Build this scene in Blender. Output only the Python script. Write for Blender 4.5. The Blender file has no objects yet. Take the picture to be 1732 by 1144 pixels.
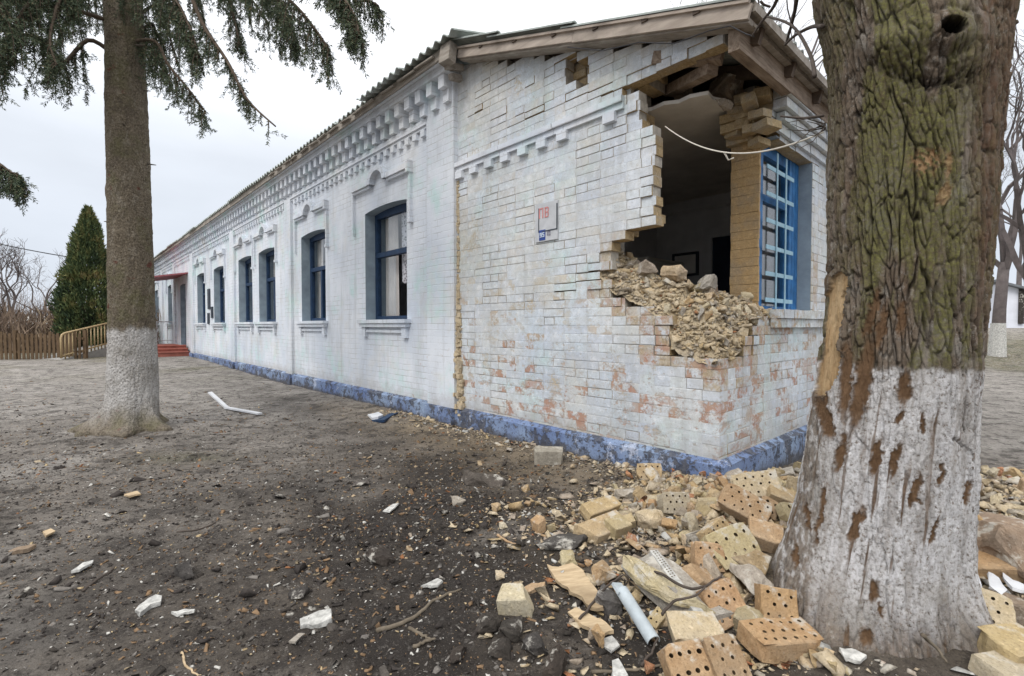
import bpy, bmesh, math, random
import numpy as np
from mathutils import Vector, Matrix, Euler

random.seed(7)
RNG = np.random.default_rng(11)
R = math.radians
sc = bpy.context.scene

# ------------------------------------------------------------------ camera
PF, PCX, PCY, CH = 830.0, 866.0, 572.0, 1.2          # focal in photo pixels, centre, eye height
PITCH = math.atan(21 / PF)
cam = bpy.data.cameras.new('camera')
cam.lens = 36.0 * PF / 1732.0
cam.sensor_width = 36.0
cam.clip_start = 0.05
cam.clip_end = 2000
camo = bpy.data.objects.new('camera', cam)
sc.collection.objects.link(camo)
camo.location = (0, 0, CH)
camo.rotation_euler = (math.pi / 2 - PITCH, 0, 0)
sc.camera = camo

# ------------------------------------------------------------------ world, sun, exposure
SUN_EL, SUN_AZ = 48, 205          # azimuth clockwise from +Y
w = bpy.data.worlds.new('World')
sc.world = w
w.use_nodes = True
nt = w.node_tree
nt.nodes.clear()
o_ = nt.nodes.new('ShaderNodeOutputWorld')
bg = nt.nodes.new('ShaderNodeBackground')
bg.inputs['Strength'].default_value = 0.1
sky = nt.nodes.new('ShaderNodeTexSky')
sky.sky_type = 'NISHITA'
sky.sun_disc = False
sky.sun_elevation = R(SUN_EL)
sky.sun_rotation = R(SUN_AZ)
tc = nt.nodes.new('ShaderNodeTexCoord')
sep = nt.nodes.new('ShaderNodeSeparateXYZ')
nt.links.new(tc.outputs['Generated'], sep.inputs[0])
ramp = nt.nodes.new('ShaderNodeValToRGB')
ramp.color_ramp.elements[0].position = 0.0
ramp.color_ramp.elements[0].color = (0.298, 0.322, 0.362, 1)
ramp.color_ramp.elements[1].position = 1.0
ramp.color_ramp.elements[1].color = (1.0, 1.0, 1.0, 1)
e = ramp.color_ramp.elements.new(0.28)
e.color = (0.345, 0.366, 0.398, 1)
e = ramp.color_ramp.elements.new(0.6)
e.color = (0.66, 0.665, 0.68, 1)
nt.links.new(sep.outputs['Z'], ramp.inputs[0])
cn = nt.nodes.new('ShaderNodeTexNoise')
cn.inputs['Scale'].default_value = 2.2
cn.inputs['Detail'].default_value = 5
mp = nt.nodes.new('ShaderNodeMapping')
mp.inputs['Scale'].default_value = (1, 1, 3.0)
nt.links.new(tc.outputs['Generated'], mp.inputs[0])
nt.links.new(mp.outputs[0], cn.inputs['Vector'])
cr = nt.nodes.new('ShaderNodeMapRange')
cr.inputs['From Min'].default_value = 0.3
cr.inputs['From Max'].default_value = 0.7
cr.inputs['To Min'].default_value = 19.5
cr.inputs['To Max'].default_value = 23.5
nt.links.new(cn.outputs['Fac'], cr.inputs['Value'])
vm = nt.nodes.new('ShaderNodeVectorMath')
vm.operation = 'SCALE'
nt.links.new(ramp.outputs[0], vm.inputs[0])
nt.links.new(cr.outputs[0], vm.inputs['Scale'])
mx = nt.nodes.new('ShaderNodeMixRGB')
mx.inputs[0].default_value = 0.94
nt.links.new(sky.outputs[0], mx.inputs[1])
nt.links.new(vm.outputs[0], mx.inputs[2])
nt.links.new(mx.outputs[0], bg.inputs['Color'])
nt.links.new(bg.outputs[0], o_.inputs[0])

sl = bpy.data.lights.new('sun', 'SUN')
sl.energy = 1.2
sl.angle = R(20)
sl.color = (1.0, 0.97, 0.92)
so = bpy.data.objects.new('sun', sl)
sc.collection.objects.link(so)
sd = Vector((math.sin(R(SUN_AZ)) * math.cos(R(SUN_EL)), math.cos(R(SUN_AZ)) * math.cos(R(SUN_EL)), math.sin(R(SUN_EL))))
so.rotation_euler = sd.to_track_quat('Z', 'Y').to_euler()
so.location = (-5, -8, 12)

sc.view_settings.view_transform = 'Standard'
sc.view_settings.look = 'None'
sc.view_settings.exposure = 0.25
sc.view_settings.gamma = 1.0
sc.cycles.max_bounces = 6
sc.cycles.transparent_max_bounces = 8

# ------------------------------------------------------------------ measuring helpers
AZ = R(42.5)
DR = np.array((math.cos(AZ), math.sin(AZ)))           # along the front face
DL = np.array((-math.sin(AZ), math.cos(AZ)))          # along the long facade, away
P0 = np.array((0.4253 * 3.4, 3.4))                    # broken corner of the building


def ray(px, py):
    x = (px - PCX) / PF
    y = (PCY - py) / PF
    return np.array((x, math.cos(PITCH) + y * math.sin(PITCH), -math.sin(PITCH) + y * math.cos(PITCH)))


def at(px, py, Y):
    d = ray(px, py)
    k = Y / d[1]
    return Vector((d[0] * k, Y, CH + d[2] * k))


def fac(px, py, s=0.0):
    d = ray(px, py)
    k = (s + P0 @ DR) / (d[:2] @ DR)
    q = d[:2] * k - P0
    return float(q @ DL), float(CH + d[2] * k)


def frn(px, py, t=0.0):
    d = ray(px, py)
    k = (t + P0 @ DL) / (d[:2] @ DL)
    q = d[:2] * k - P0
    return float(q @ DR), float(CH + d[2] * k)


def bw(s, t, z=0.0):
    """building coordinates to world"""
    p = P0 + s * DR + t * DL
    return Vector((p[0], p[1], z))


def project(P):
    """world points (n,3) -> photo pixels"""
    q = P - np.array((0, 0, CH))
    f = q[:, 1] * math.cos(PITCH) - q[:, 2] * math.sin(PITCH)
    u = q[:, 1] * math.sin(PITCH) + q[:, 2] * math.cos(PITCH)
    f = np.where(f < 0.05, 0.05, f)
    return PCX + PF * q[:, 0] / f, PCY - PF * u / f


# ------------------------------------------------------------------ noise
_perm = RNG.permutation(256)
_perm = np.concatenate([_perm, _perm, _perm])
_grad = RNG.normal(size=(256, 3))
_grad /= np.linalg.norm(_grad, axis=1)[:, None]


def perlin(x, y, z=None):
    x = np.asarray(x, float)
    y = np.asarray(y, float)
    z = np.zeros_like(x) if z is None else np.asarray(z, float) + np.zeros_like(x)
    xi = np.floor(x).astype(int); yi = np.floor(y).astype(int); zi = np.floor(z).astype(int)
    xf = x - xi; yf = y - yi; zf = z - zi
    u = xf * xf * xf * (xf * (xf * 6 - 15) + 10)
    v = yf * yf * yf * (yf * (yf * 6 - 15) + 10)
    w_ = zf * zf * zf * (zf * (zf * 6 - 15) + 10)

    def g(dx, dy, dz):
        h = _perm[_perm[_perm[(xi + dx) & 255] + ((yi + dy) & 255)] + ((zi + dz) & 255)]
        gr = _grad[h]
        return gr[..., 0] * (xf - dx) + gr[..., 1] * (yf - dy) + gr[..., 2] * (zf - dz)
    l = lambda a, b, t: a + t * (b - a)
    return 1.5 * l(l(l(g(0, 0, 0), g(1, 0, 0), u), l(g(0, 1, 0), g(1, 1, 0), u), v),
                   l(l(g(0, 0, 1), g(1, 0, 1), u), l(g(0, 1, 1), g(1, 1, 1), u), v), w_)


def fbm(x, y, z=None, oct=4, gain=0.5):
    s = 0; a = 1.0; f = 1.0; n = 0
    for i in range(oct):
        s = s + a * perlin(np.asarray(x) * f + 17.3 * i, np.asarray(y) * f - 9.1 * i, None if z is None else np.asarray(z) * f + 5.7 * i)
        n += a; a *= gain; f *= 2.03
    return s / n


def sstep(x, a, b):
    t = np.clip((np.asarray(x, float) - a) / (b - a), 0, 1)
    return t * t * (3 - 2 * t)


# ------------------------------------------------------------------ ground height
MOUNDS = [(1.15, 3.05, .8, .09), (1.75, 2.9, .75, .16), (2.3, 2.75, .7, .22), (3.0, 2.9, .8, .26), (3.5, 2.5, .8, .2),
          (1.2, 2.35, .5, .05), (2.4, 2.0, .5, .1), (2.9, 1.9, .45, .12)]


def ground_z(x, y, fine=True):
    x = np.asarray(x, float); y = np.asarray(y, float)
    z = 0.13 * sstep(y, 8, 18) + 0.95 * sstep(y, 12, 23) * sstep(x, 6, 14)
    z = z + 0.03 * fbm(x * .35, y * .35, oct=2) * np.clip(1 - (np.hypot(x, y) / 60), 0, 1)
    if fine:
        near = np.clip(1.2 - np.hypot(x, y) / 14, 0, 1)
        z = z + near * (0.024 * fbm(x * 1.9, y * 1.9, oct=3) + 0.02 * np.abs(fbm(x * 5 + 3, y * 5, oct=3)))
        z = z + near * 0.011 * sstep(fbm(x * 9, y * 9 + 40, oct=2), .05, .5)
    # spruce root mound
    d = np.hypot(x + 4.26, y - 5.5)
    z = z + 0.07 * np.exp(-(d / .9) ** 2)
    d = np.hypot(x - 1.46, y - 1.93)
    z = z + 0.05 * np.exp(-(d / .6) ** 2)
    m = 0 * x
    for (mx_, my_, mr, mh) in MOUNDS:
        m = m + mh * np.exp(-(((x - mx_) ** 2 + (y - my_) ** 2) / mr ** 2))
    z = z + np.minimum(m, .3) * .62
    # soil splashed up along the wall
    q = (x - P0[0]) * DR[0] + (y - P0[1]) * DR[1]
    tt = (x - P0[0]) * DL[0] + (y - P0[1]) * DL[1]
    z = z + 0.05 * np.exp(-((q + .1) / .5) ** 2) * sstep(tt, -.5, .5) * sstep(-tt, -12, -5)
    return z


def gz(x, y, fine=True):
    return float(ground_z(np.array([x]), np.array([y]), fine)[0])


def gp(px, py, lift=0.0):
    """pixel -> point on the ground"""
    d = ray(px, py)
    z = 0.0
    for _ in range(12):
        k = (z + lift - CH) / d[2]
        z = 0.5 * z + 0.5 * gz(d[0] * k, d[1] * k)
    return Vector((d[0] * k, d[1] * k, z + lift))


# ------------------------------------------------------------------ materials
def node_mat(name):
    m = bpy.data.materials.new(name)
    m.use_nodes = True
    return m, m.node_tree, m.node_tree.nodes['Principled BSDF']


class NB:
    """short-hand for node graphs"""
    def __init__(self, name, rough=.9, coord='Object'):
        self.m, self.t, self.p = node_mat(name)
        self.p.inputs['Roughness'].default_value = rough
        self.p.inputs['Specular IOR Level'].default_value = .25
        self.tc = self.t.nodes.new('ShaderNodeTexCoord')
        self.co = self.tc.outputs[coord]

    def n(self, typ, **kw):
        n = self.t.nodes.new('ShaderNode' + typ)
        for k, v in kw.items():
            setattr(n, k, v)
        return n

    def link(self, a, b):
        self.t.links.new(a, b)

    def _in(self, sock, v):
        if hasattr(v, 'is_linked') or isinstance(v, bpy.types.NodeSocket):
            self.link(v, sock)
        else:
            sock.default_value = v

    def map(self, scale=(1, 1, 1), loc=(0, 0, 0), rot=(0, 0, 0), vec=None):
        m = self.n('Mapping')
        m.inputs['Scale'].default_value = scale
        m.inputs['Location'].default_value = loc
        m.inputs['Rotation'].default_value = rot
        self.link(vec or self.co, m.inputs[0])
        return m.outputs[0]

    def noise(self, scale, detail=4, rough=.55, vec=None, dist=0):
        n = self.n('TexNoise')
        n.inputs['Scale'].default_value = scale
        n.inputs['Detail'].default_value = detail
        n.inputs['Roughness'].default_value = rough
        n.inputs['Distortion'].default_value = dist
        self.link(vec or self.co, n.inputs['Vector'])
        return n.outputs['Fac']

    def voro(self, scale, feat='F1', vec=None, out='Distance'):
        n = self.n('TexVoronoi')
        n.feature = feat
        n.inputs['Scale'].default_value = scale
        self.link(vec or self.co, n.inputs['Vector'])
        return n.outputs[out]

    def rng(self, v, a, b, c=0.0, d=1.0, smooth=False):
        n = self.n('MapRange')
        if smooth:
            n.interpolation_type = 'SMOOTHSTEP'
        for k, x in zip(('From Min', 'From Max', 'To Min', 'To Max'), (a, b, c, d)):
            n.inputs[k].default_value = x
        self.link(v, n.inputs['Value'])
        return n.outputs[0]

    def math(self, op, a, b=0.0, clamp=False):
        n = self.n('Math', operation=op)
        n.use_clamp = clamp
        self._in(n.inputs[0], a)
        self._in(n.inputs[1], b)
        return n.outputs[0]

    def mix(self, f, a, b, blend='MIX'):
        n = self.n('MixRGB', blend_type=blend)
        self._in(n.inputs[0], f)
        for s, v in ((n.inputs[1], a), (n.inputs[2], b)):
            if isinstance(v, tuple):
                s.default_value = (*v, 1) if len(v) == 3 else v
            else:
                self.link(v, s)
        return n.outputs[0]

    def ramp(self, v, stops):
        n = self.n('ValToRGB')
        els = n.color_ramp.elements
        while len(els) < len(stops):
            els.new(.5)
        for e_, (p, c) in zip(els, stops):
            e_.position = p
            e_.color = (*c, 1)
        self.link(v, n.inputs[0])
        return n.outputs[0]

    def attr(self, name, out='Fac'):
        n = self.n('Attribute')
        n.attribute_name = name
        return n.outputs[out]

    def rand(self):
        return self.n('ObjectInfo').outputs['Random']

    def bump(self, h, strength=.5, dist=.01, prev=None):
        n = self.n('Bump')
        n.inputs['Strength'].default_value = strength
        n.inputs['Distance'].default_value = dist
        self.link(h, n.inputs['Height'])
        if prev:
            self.link(prev, n.inputs['Normal'])
        return n.outputs[0]

    def done(self, col, normal=None, rough=None):
        self._in(self.p.inputs['Base Color'], col if not isinstance(col, tuple) else (*col, 1))
        if normal:
            self.link(normal, self.p.inputs['Normal'])
        if rough is not None:
            self._in(self.p.inputs['Roughness'], rough)
        return self.m


def simple(name, col, rough=.8, var=.25, scale=8, bump=.2, rnd=0.0):
    b = NB(name, rough)
    n1 = b.noise(scale, 6, .6)
    dark = tuple(c * (1 - var) for c in col)
    light = tuple(min(1, c * (1 + var)) for c in col)
    c = b.mix(b.rng(n1, .3, .7), dark, light)
    if rnd:
        c = b.mix(1.0, c, b.ramp(b.rand(), [(0, (1 - rnd,) * 3), (1, (1 + 0 * rnd,) * 3)]), 'MULTIPLY')
    nr = b.bump(b.noise(scale * 5, 4), bump, .01)
    return b.done(c, nr)


def paint_wall_mat(name, brickbump, front=False, raw=False):
    """old limewash on brick: grime, greenish and grey patches, flaked spots showing red or ochre brick"""
    b = NB(name, .92)
    # plane coordinates: along the wall in x, up in y
    s = b.n('SeparateXYZ'); b.link(b.co, s.inputs[0])
    c = b.n('CombineXYZ')
    b.link(s.outputs['X'] if front else s.outputs['Y'], c.inputs[0])
    b.link(s.outputs['Z'], c.inputs[1])
    wob = b.n('TexNoise'); wob.inputs['Scale'].default_value = 3.0
    b.link(c.outputs[0], wob.inputs['Vector'])
    wv = b.n('VectorMath', operation='MULTIPLY_ADD')
    b.link(wob.outputs['Color'], wv.inputs[0])
    wv.inputs[1].default_value = (.018, .018, 0)
    b.link(c.outputs[0], wv.inputs[2])
    uv = wv.outputs[0]
    big = b.noise(.9, 4, .6)
    mid = b.noise(5, 5, .65)
    fin = b.noise(45, 4, .7)
    col = b.mix(b.rng(big, .35, .68), (.76, .785, .825), (.57, .62, .695))
    # bluish-green under-coat
    gm = b.math('MULTIPLY', b.rng(b.noise(1.6, 3, .6, b.map(loc=(7, 3, 1))), .50, .64), b.rng(mid, .38, .6))
    col = b.mix(b.math('MULTIPLY', gm, .75), col, (.52, .70, .68))
    # dust, yellow grime
    ym = b.rng(b.noise(1.1, 5, .7, b.map(loc=(2, 9, 4))), .52, .75)
    col = b.mix(b.math('MULTIPLY', ym, .5), col, (.66, .60, .48))
    # streaky grey weathering
    st = b.rng(b.noise(2.2, 6, .7, b.map(scale=(1, 1, .35), loc=(3, 3, 8))), .5, .78)
    col = b.mix(b.math('MULTIPLY', st, .55), col, (.36, .37, .38))
    fl = b.rng(fin, .60, .72)
    col = b.mix(b.math('MULTIPLY', fl, .45), col, (.34, .33, .31))
    height = b.math('ADD', b.math('MULTIPLY', mid, .5), b.math('MULTIPLY', fin, .35))
    z = s.outputs['Z']
    if brickbump:
        br = b.n('TexBrick')
        br.inputs['Scale'].default_value = 1.0
        br.inputs['Mortar Size'].default_value = .0065
        br.inputs['Mortar Smooth'].default_value = .5
        br.inputs['Brick Width'].default_value = .262
        br.inputs['Row Height'].default_value = .077
        br.inputs['Color1'].default_value = (.96, .96, .96, 1)
        br.inputs['Color2'].default_value = (1, 1, 1, 1)
        br.inputs['Mortar'].default_value = (.9, .9, .9, 1)
        b.link(uv, br.inputs['Vector'])
        sm = b.rng(b.noise(.8, 4, .6, b.map(loc=(6, 2, 9))), .40, .62, .12, .8)
        col = b.mix(b.math('MULTIPLY', sm, .5), col, b.mix(1.0, col, br.outputs['Color'], 'MULTIPLY'))
        jm = b.math('MULTIPLY', br.outputs['Fac'], b.rng(b.noise(3, 3, .6, b.map(loc=(4, 1, 2))), .45, .62))
        col = b.mix(b.math('MULTIPLY', jm, .4), col, (.30, .28, .26))
        height = b.math('SUBTRACT', height, b.math('MULTIPLY', br.outputs['Fac'], b.math('MULTIPLY', sm, .42)))
        flake = b.math('MULTIPLY', b.rng(b.noise(4.5, 6, .75, b.map(loc=(1, 5, 5))), .64, .68), b.rng(z, .25, 1.3, 1.0, .15))
        flake = b.math('MULTIPLY', flake, b.rng(s.outputs['Y'], 6.5, 3.0, .25, 1.0))
        raw_c = b.mix(b.rng(mid, .4, .6), (.42, .30, .17), (.40, .17, .09))
    else:
        rn = b.attr('rnd')
        # whole bricks that lost their paint, plus ragged flakes along joints
        low = b.rng(z, .3, 1.6, 1.0, .35)
        lost = b.math('MULTIPLY', b.rng(b.noise(7, 6, .75, b.map(loc=(1, 5, 5))), .48, .55), b.rng(rn, .70, .74))
        f2 = b.math('MULTIPLY', b.rng(b.noise(10, 7, .8, b.map(scale=(1, 1, 1.6), loc=(8, 5, 1))), .58, .63), low)
        f3 = b.math('MULTIPLY', b.rng(b.noise(2.2, 7, .75, b.map(loc=(3, 1, 6))), .60, .66), b.rng(fin, .42, .52))
        flake = b.math('MAXIMUM', b.math('MULTIPLY', lost, b.rng(z, 1.2, 1.9, 1.0, .25)), b.math('MAXIMUM', f2, b.math('MULTIPLY', f3, .8)))
        redn = b.rng(b.math('ADD', b.math('MULTIPLY', rn, .5), b.math('MULTIPLY', b.rng(z, .4, 1.6, 1, 0), .5)), .45, .8)
        raw_c = b.mix(redn, b.mix(b.rng(mid, .4, .6), (.52, .40, .22), (.42, .36, .27)), b.mix(b.rng(mid, .35, .6), (.40, .165, .09), (.42, .27, .18)))
        f4 = b.math('MULTIPLY', b.rng(b.noise(3.2, 8, .8, b.map(scale=(1, 1, 1.5), loc=(6, 8, 2))), .55, .60), b.rng(z, .5, 1.9, 1.0, .2))
        flake = b.math('MAXIMUM', flake, b.math('MULTIPLY', f4, .75))
        tint = b.mix(1.0, col, b.ramp(rn, [(0, (.86, .88, .92)), (.3, (.97, .98, .98)), (.55, (.93, .97, .97)), (.8, (1, .98, .94)), (1, (.92, .93, .95))]), 'MULTIPLY')
        col = tint
        # broad dirty and weathered areas of the old end wall
        gr = b.rng(b.noise(1.3, 6, .75, b.map(loc=(11, 2, 5))), .42, .62)
        col = b.mix(b.math('MULTIPLY', gr, .55), col, b.mix(b.rng(mid, .4, .6), (.50, .50, .48), (.62, .58, .50)))
        mo = b.noise(14, 6, .75, b.map(loc=(7, 7, 1)))
        col = b.mix(b.rng(mo, .46, .62, 0, .5), col, (.47, .49, .49))
        col = b.mix(b.rng(mo, .46, .36, 0, .5), col, (.80, .81, .82))
        pit = b.noise(70, 5, .75, b.map(scale=(1, 1, 1.4)))
        col = b.mix(b.rng(pit, .57, .66, 0, .6), col, (.26, .25, .23))
        sp = b.rng(b.noise(26, 6, .8, b.map(scale=(1, 1, 1.5), loc=(2, 2, 2))), .57, .64)
        col = b.mix(b.math('MULTIPLY', b.math('MULTIPLY', sp, b.rng(big, .4, .6)), .75), col, (.30, .28, .25))
        height = b.math('SUBTRACT', height, b.math('MULTIPLY', flake, .5))
    col = b.mix(b.math('MULTIPLY', flake, .95 if brickbump else .85), col, raw_c)
    if not brickbump:
        dz = b.math('MULTIPLY', b.rng(rn, 1.5, 1.9), b.rng(b.noise(9, 6, .75), .40, .56))
        col = b.mix(b.math('MULTIPLY', dz, .9), col, b.mix(b.rng(fin, .35, .62), (.33, .25, .15), (.54, .46, .34)))
    # mud splashed up at the foot, rain streaks under the eaves
    mud = b.rng(b.math('ADD', z, b.math('MULTIPLY', b.noise(5, 6, .75, b.map(loc=(2, 7, 7))), .5)), .48, .66, 1, 0)
    col = b.mix(b.math('MULTIPLY', mud, .55), col, (.36, .33, .29))
    drip = b.rng(b.noise(5, 6, .75, b.map(scale=(1, 1, .07), loc=(1, 3, 1))), .53, .68)
    col = b.mix(b.math('MULTIPLY', drip, .45), col, (.42, .43, .43))
    nr = b.bump(height, .55, .012)
    return b.done(col, nr)


def ochre_mat(name, base=(.50, .36, .18), alt=(.60, .48, .28), third=(.42, .36, .28), objrand=False, reds=.0):
    b = NB(name, .95)
    n1 = b.noise(22, 6, .7)
    n2 = b.noise(95, 6, .75)
    col = b.mix(b.rng(n1, .35, .65), base, alt)
    col = b.mix(b.rng(b.noise(5, 4, .6, b.map(loc=(3, 2, 1))), .5, .7), col, third)
    col = b.mix(b.math('MULTIPLY', b.rng(n2, .50, .66), .6), col, tuple(c * .42 for c in base))
    col = b.mix(b.math('MULTIPLY', b.rng(b.noise(40, 5, .7, b.map(loc=(5, 5, 1))), .56, .66), .5), col, tuple(min(1, c * 1.45) for c in alt))
    if objrand:
        col = b.mix(.85, col, b.mix(1.0, col, b.ramp(b.rand(), [(0, (.62, .60, .60)), (.2, (1, .98, .9)), (.4, (.95, .80, .68)), (.6, (1.12, 1.12, 1.12)), (.8, (.84, .8, .76)), (1, (1.05, .92, .75))]), 'MULTIPLY'))
        # mortar and white paint left on
        pm = b.math('MULTIPLY', b.rng(b.noise(6, 5, .7, b.map(loc=(9, 9, 2))), .55, .62), .8)
        col = b.mix(pm, col, (.55, .52, .46))
    nr = b.bump(b.math('ADD', n2, b.math('MULTIPLY', n1, 1.2)), .6, .012)
    return b.done(col, nr)


def wood_mat(name, base, dark, grain=(3, 3, 40), axis_scale=1.0):
    b = NB(name, .85)
    v = b.map(scale=grain)
    n = b.noise(1.5, 6, .65, v, .6)
    col = b.mix(b.rng(n, .35, .65), dark, base)
    col = b.mix(b.rng(b.noise(3, 5), .5, .75), col, tuple(c * .6 for c in dark))
    nr = b.bump(n, .5, .006)
    return b.done(col, nr)


M = {}
M['wall'] = paint_wall_mat('limewashed facade brick', True)
M['wall_brick'] = paint_wall_mat('limewashed loose brick side', False)
M['wall_brick_front'] = paint_wall_mat('limewashed loose brick front', False, True)
M['ochre'] = ochre_mat('raw ochre brick', (.40, .29, .155), (.52, .41, .25), (.40, .35, .28))
M['ochre_obj'] = ochre_mat('fallen ochre brick', (.38, .28, .16), (.48, .37, .23), (.38, .33, .26), True)
M['orange_obj'] = ochre_mat('fallen orange brick', (.38, .255, .145), (.47, .345, .22), (.40, .325, .24), True)
M['pale_obj'] = ochre_mat('pale fallen brick', (.48, .41, .285), (.57, .51, .39), (.43, .395, .335), True)
M['yellow_obj'] = ochre_mat('yellow fallen brick', (.42, .35, .205), (.50, .435, .29), (.42, .375, .29), True)
M['red_obj'] = ochre_mat('red brick bit', (.36, .16, .085), (.42, .25, .15), (.36, .24, .17), True)
M['mortar_obj'] = ochre_mat('grey mortar lump', (.32, .29, .25), (.43, .40, .35), (.27, .25, .22), True)
M['rock_dark'] = ochre_mat('dark stone', (.036, .032, .030), (.075, .068, .062), (.026, .024, .022), True)
M['asphalt'] = ochre_mat('grey torn crust', (.075, .07, .066), (.13, .12, .112), (.05, .047, .044), True)
M['rock_brown'] = ochre_mat('brown stone', (.24, .18, .13), (.33, .27, .21), (.2, .17, .14), True)
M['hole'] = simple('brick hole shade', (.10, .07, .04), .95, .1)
M['dusty'] = ochre_mat('dusty crumbled masonry', (.49, .385, .245), (.58, .49, .35), (.43, .37, .29))
M['jamb'] = ochre_mat('orange tan jamb brick', (.44, .29, .135), (.52, .37, .20), (.38, .29, .19))
M['mortar'] = simple('old mortar', (.44, .41, .36), .95, .3, 20, .5)
M['wood_grey'] = wood_mat('weathered board', (.40, .36, .31), (.25, .215, .18), (14, 1.2, 14))
M['wood_peach'] = wood_mat('weathered painted fascia', (.52, .445, .375), (.36, .30, .25), (14, 1.2, 14))
M['wood_beam'] = wood_mat('old beam wood', (.40, .32, .25), (.20, .145, .105), (2.5, 24, 24))
M['wood_dark'] = wood_mat('dark roof timber', (.16, .12, .09), (.08, .06, .05), (3, 3, 3))
M['wood_box'] = wood_mat('raw ochre window box', (.50, .33, .15), (.36, .22, .10), (16, 16, 3))
M['wood_pale'] = wood_mat('fresh splintered wood', (.58, .45, .29), (.38, .28, .17), (3, 30, 30))
M['wood_fence'] = wood_mat('fence picket wood', (.16, .105, .06), (.09, .06, .035), (20, 20, 2))
M['blue_frame'] = simple('blue window paint', (.018, .042, .092), .55, .3, 12, .3)
M['blue_bright'] = simple('bright blue paint', (.035, .15, .36), .5, .35, 9, .3)
M['blue_grille'] = simple('pale blue iron paint', (.30, .48, .58), .5, .15, 12, .1)
M['blue_reveal'] = simple('pale blue reveal paint', (.27, .33, .38), .85, .2, 5, .4)
M['slate'] = simple('mossy asbestos slate', (.38, .41, .385), .9, .35, 4, .5)
M['plaster_in'] = simple('interior plaster', (.74, .71, .66), .9, .15, 3, .3)
M['plaster_dim'] = simple('grey interior wall', (.62, .62, .62), .9, .15, 3, .2)
M['floor_in'] = simple('interior floor', (.12, .09, .07), .8, .2, 3, .2)
M['door_dark'] = simple('dark blue door', (.025, .035, .06), .6, .2, 5, .1)
M['white_thing'] = simple('white painted metal', (.62, .63, .65), .5, .12, 6, .1)
M['white_shard'] = simple('white paint shard', (.50, .49, .46), .8, .45, 30, .5, .25)
M['metal_grey'] = simple('dull zinc', (.38, .42, .44), .45, .2, 10, .2)
M['cable_white'] = simple('white cable', (.62, .58, .50), .6, .1, 10, .1)
M['cable_dark'] = simple('dark cable', (.04, .04, .045), .6, .1, 10, .1)
M['twig'] = simple('dark twig bark', (.075, .06, .05), .9, .3, 20, .4)
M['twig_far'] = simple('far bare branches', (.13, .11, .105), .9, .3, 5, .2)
M['bush'] = simple('dry brush', (.19, .14, .10), .9, .4, 2, .2)
M['rail_yellow'] = simple('yellow railing paint', (.42, .31, .17), .5, .15, 6, .1)
M['rail_grey'] = simple('pale railing', (.50, .51, .52), .5, .15, 6, .1)
M['red_steps'] = simple('red painted steps', (.34, .12, .09), .8, .25, 6, .3)
M['canopy_red'] = simple('dull red canopy metal', (.33, .11, .12), .6, .2, 3, .1)
M['concrete'] = simple('ramp concrete', (.30, .29, .27), .9, .2, 4, .4)
M['drape'] = simple('beige drape cloth', (.74, .66, .60), .95, .12, 4, .1)
M['plaque'] = simple('dark plaque', (.05, .06, .075), .5, .2, 8, .05)
M['sign_red'] = simple('faded red lettering', (.62, .26, .25), .7, .15, 20, .1)
M['sign_blue'] = simple('blue sign paint', (.035, .07, .26), .6, .2, 12, .1)
M['sign_plate'] = simple('grey sign paint', (.52, .53, .55), .7, .12, 10, .2)
M['sign_white'] = simple('white sign numerals', (.62, .70, .78), .7, .1, 12, .1)
M['sign_dark'] = simple('dark sign numerals', (.20, .19, .25), .7, .1, 12, .1)
M['roof_far'] = simple('far shed roof', (.18, .19, .20), .9, .2, 3, .2)
M['white_far'] = simple('far limewashed wall', (.72, .74, .80), .9, .1, 2, .3)

# blue plinth with flaked dark spots
b = NB('flaking blue plinth', .9)
n1 = b.noise(7, 6, .75)
n2 = b.noise(22, 5, .7)
c = b.mix(b.rng(b.noise(1.3, 3), .4, .65), (.15, .21, .38), (.28, .36, .50))
fl = b.math('MAXIMUM', b.rng(n1, .495, .545), b.rng(n2, .57, .62))
c = b.mix(b.math('MULTIPLY', fl, .92), c, b.mix(b.rng(n2, .4, .6), (.045, .05, .07), (.12, .12, .13)))
c = b.mix(b.math('MULTIPLY', b.rng(b.noise(3.1, 6, .8, b.map(loc=(5, 1, 3))), .58, .62), .8), c, (.50, .55, .68))
sz_ = b.n('SeparateXYZ'); b.link(b.co, sz_.inputs[0])
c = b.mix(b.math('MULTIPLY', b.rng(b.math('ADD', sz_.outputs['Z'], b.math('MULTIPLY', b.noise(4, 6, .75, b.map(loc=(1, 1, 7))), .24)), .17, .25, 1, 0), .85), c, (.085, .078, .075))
c = b.mix(b.math('MULTIPLY', b.rng(b.noise(60, 5, .8), .55, .63), .7), c, (.06, .065, .085))
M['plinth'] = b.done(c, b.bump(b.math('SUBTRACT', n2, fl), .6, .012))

# glass pane: clear with a sky sheen
m, t, p = node_mat('old window glass')
t.nodes.remove(p)
tr = t.nodes.new('ShaderNodeBsdfTransparent'); tr.inputs[0].default_value = (.93, .95, .96, 1)
gl = t.nodes.new('ShaderNodeBsdfGlossy'); gl.inputs['Roughness'].default_value = .04
lw = t.nodes.new('ShaderNodeLayerWeight'); lw.inputs[0].default_value = .5
pw = t.nodes.new('ShaderNodeMath'); pw.operation = 'POWER'; pw.inputs[1].default_value = 4
t.links.new(lw.outputs['Facing'], pw.inputs[0])
fr = t.nodes.new('ShaderNodeMath'); fr.operation = 'MULTIPLY_ADD'; fr.inputs[1].default_value = .9; fr.inputs[2].default_value = .04
t.links.new(pw.outputs[0], fr.inputs[0])
ms = t.nodes.new('ShaderNodeMixShader')
t.links.new(fr.outputs[0], ms.inputs[0]); t.links.new(tr.outputs[0], ms.inputs[1]); t.links.new(gl.outputs[0], ms.inputs[2])
t.links.new(ms.outputs[0], t.nodes['Material Output'].inputs[0])
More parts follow.
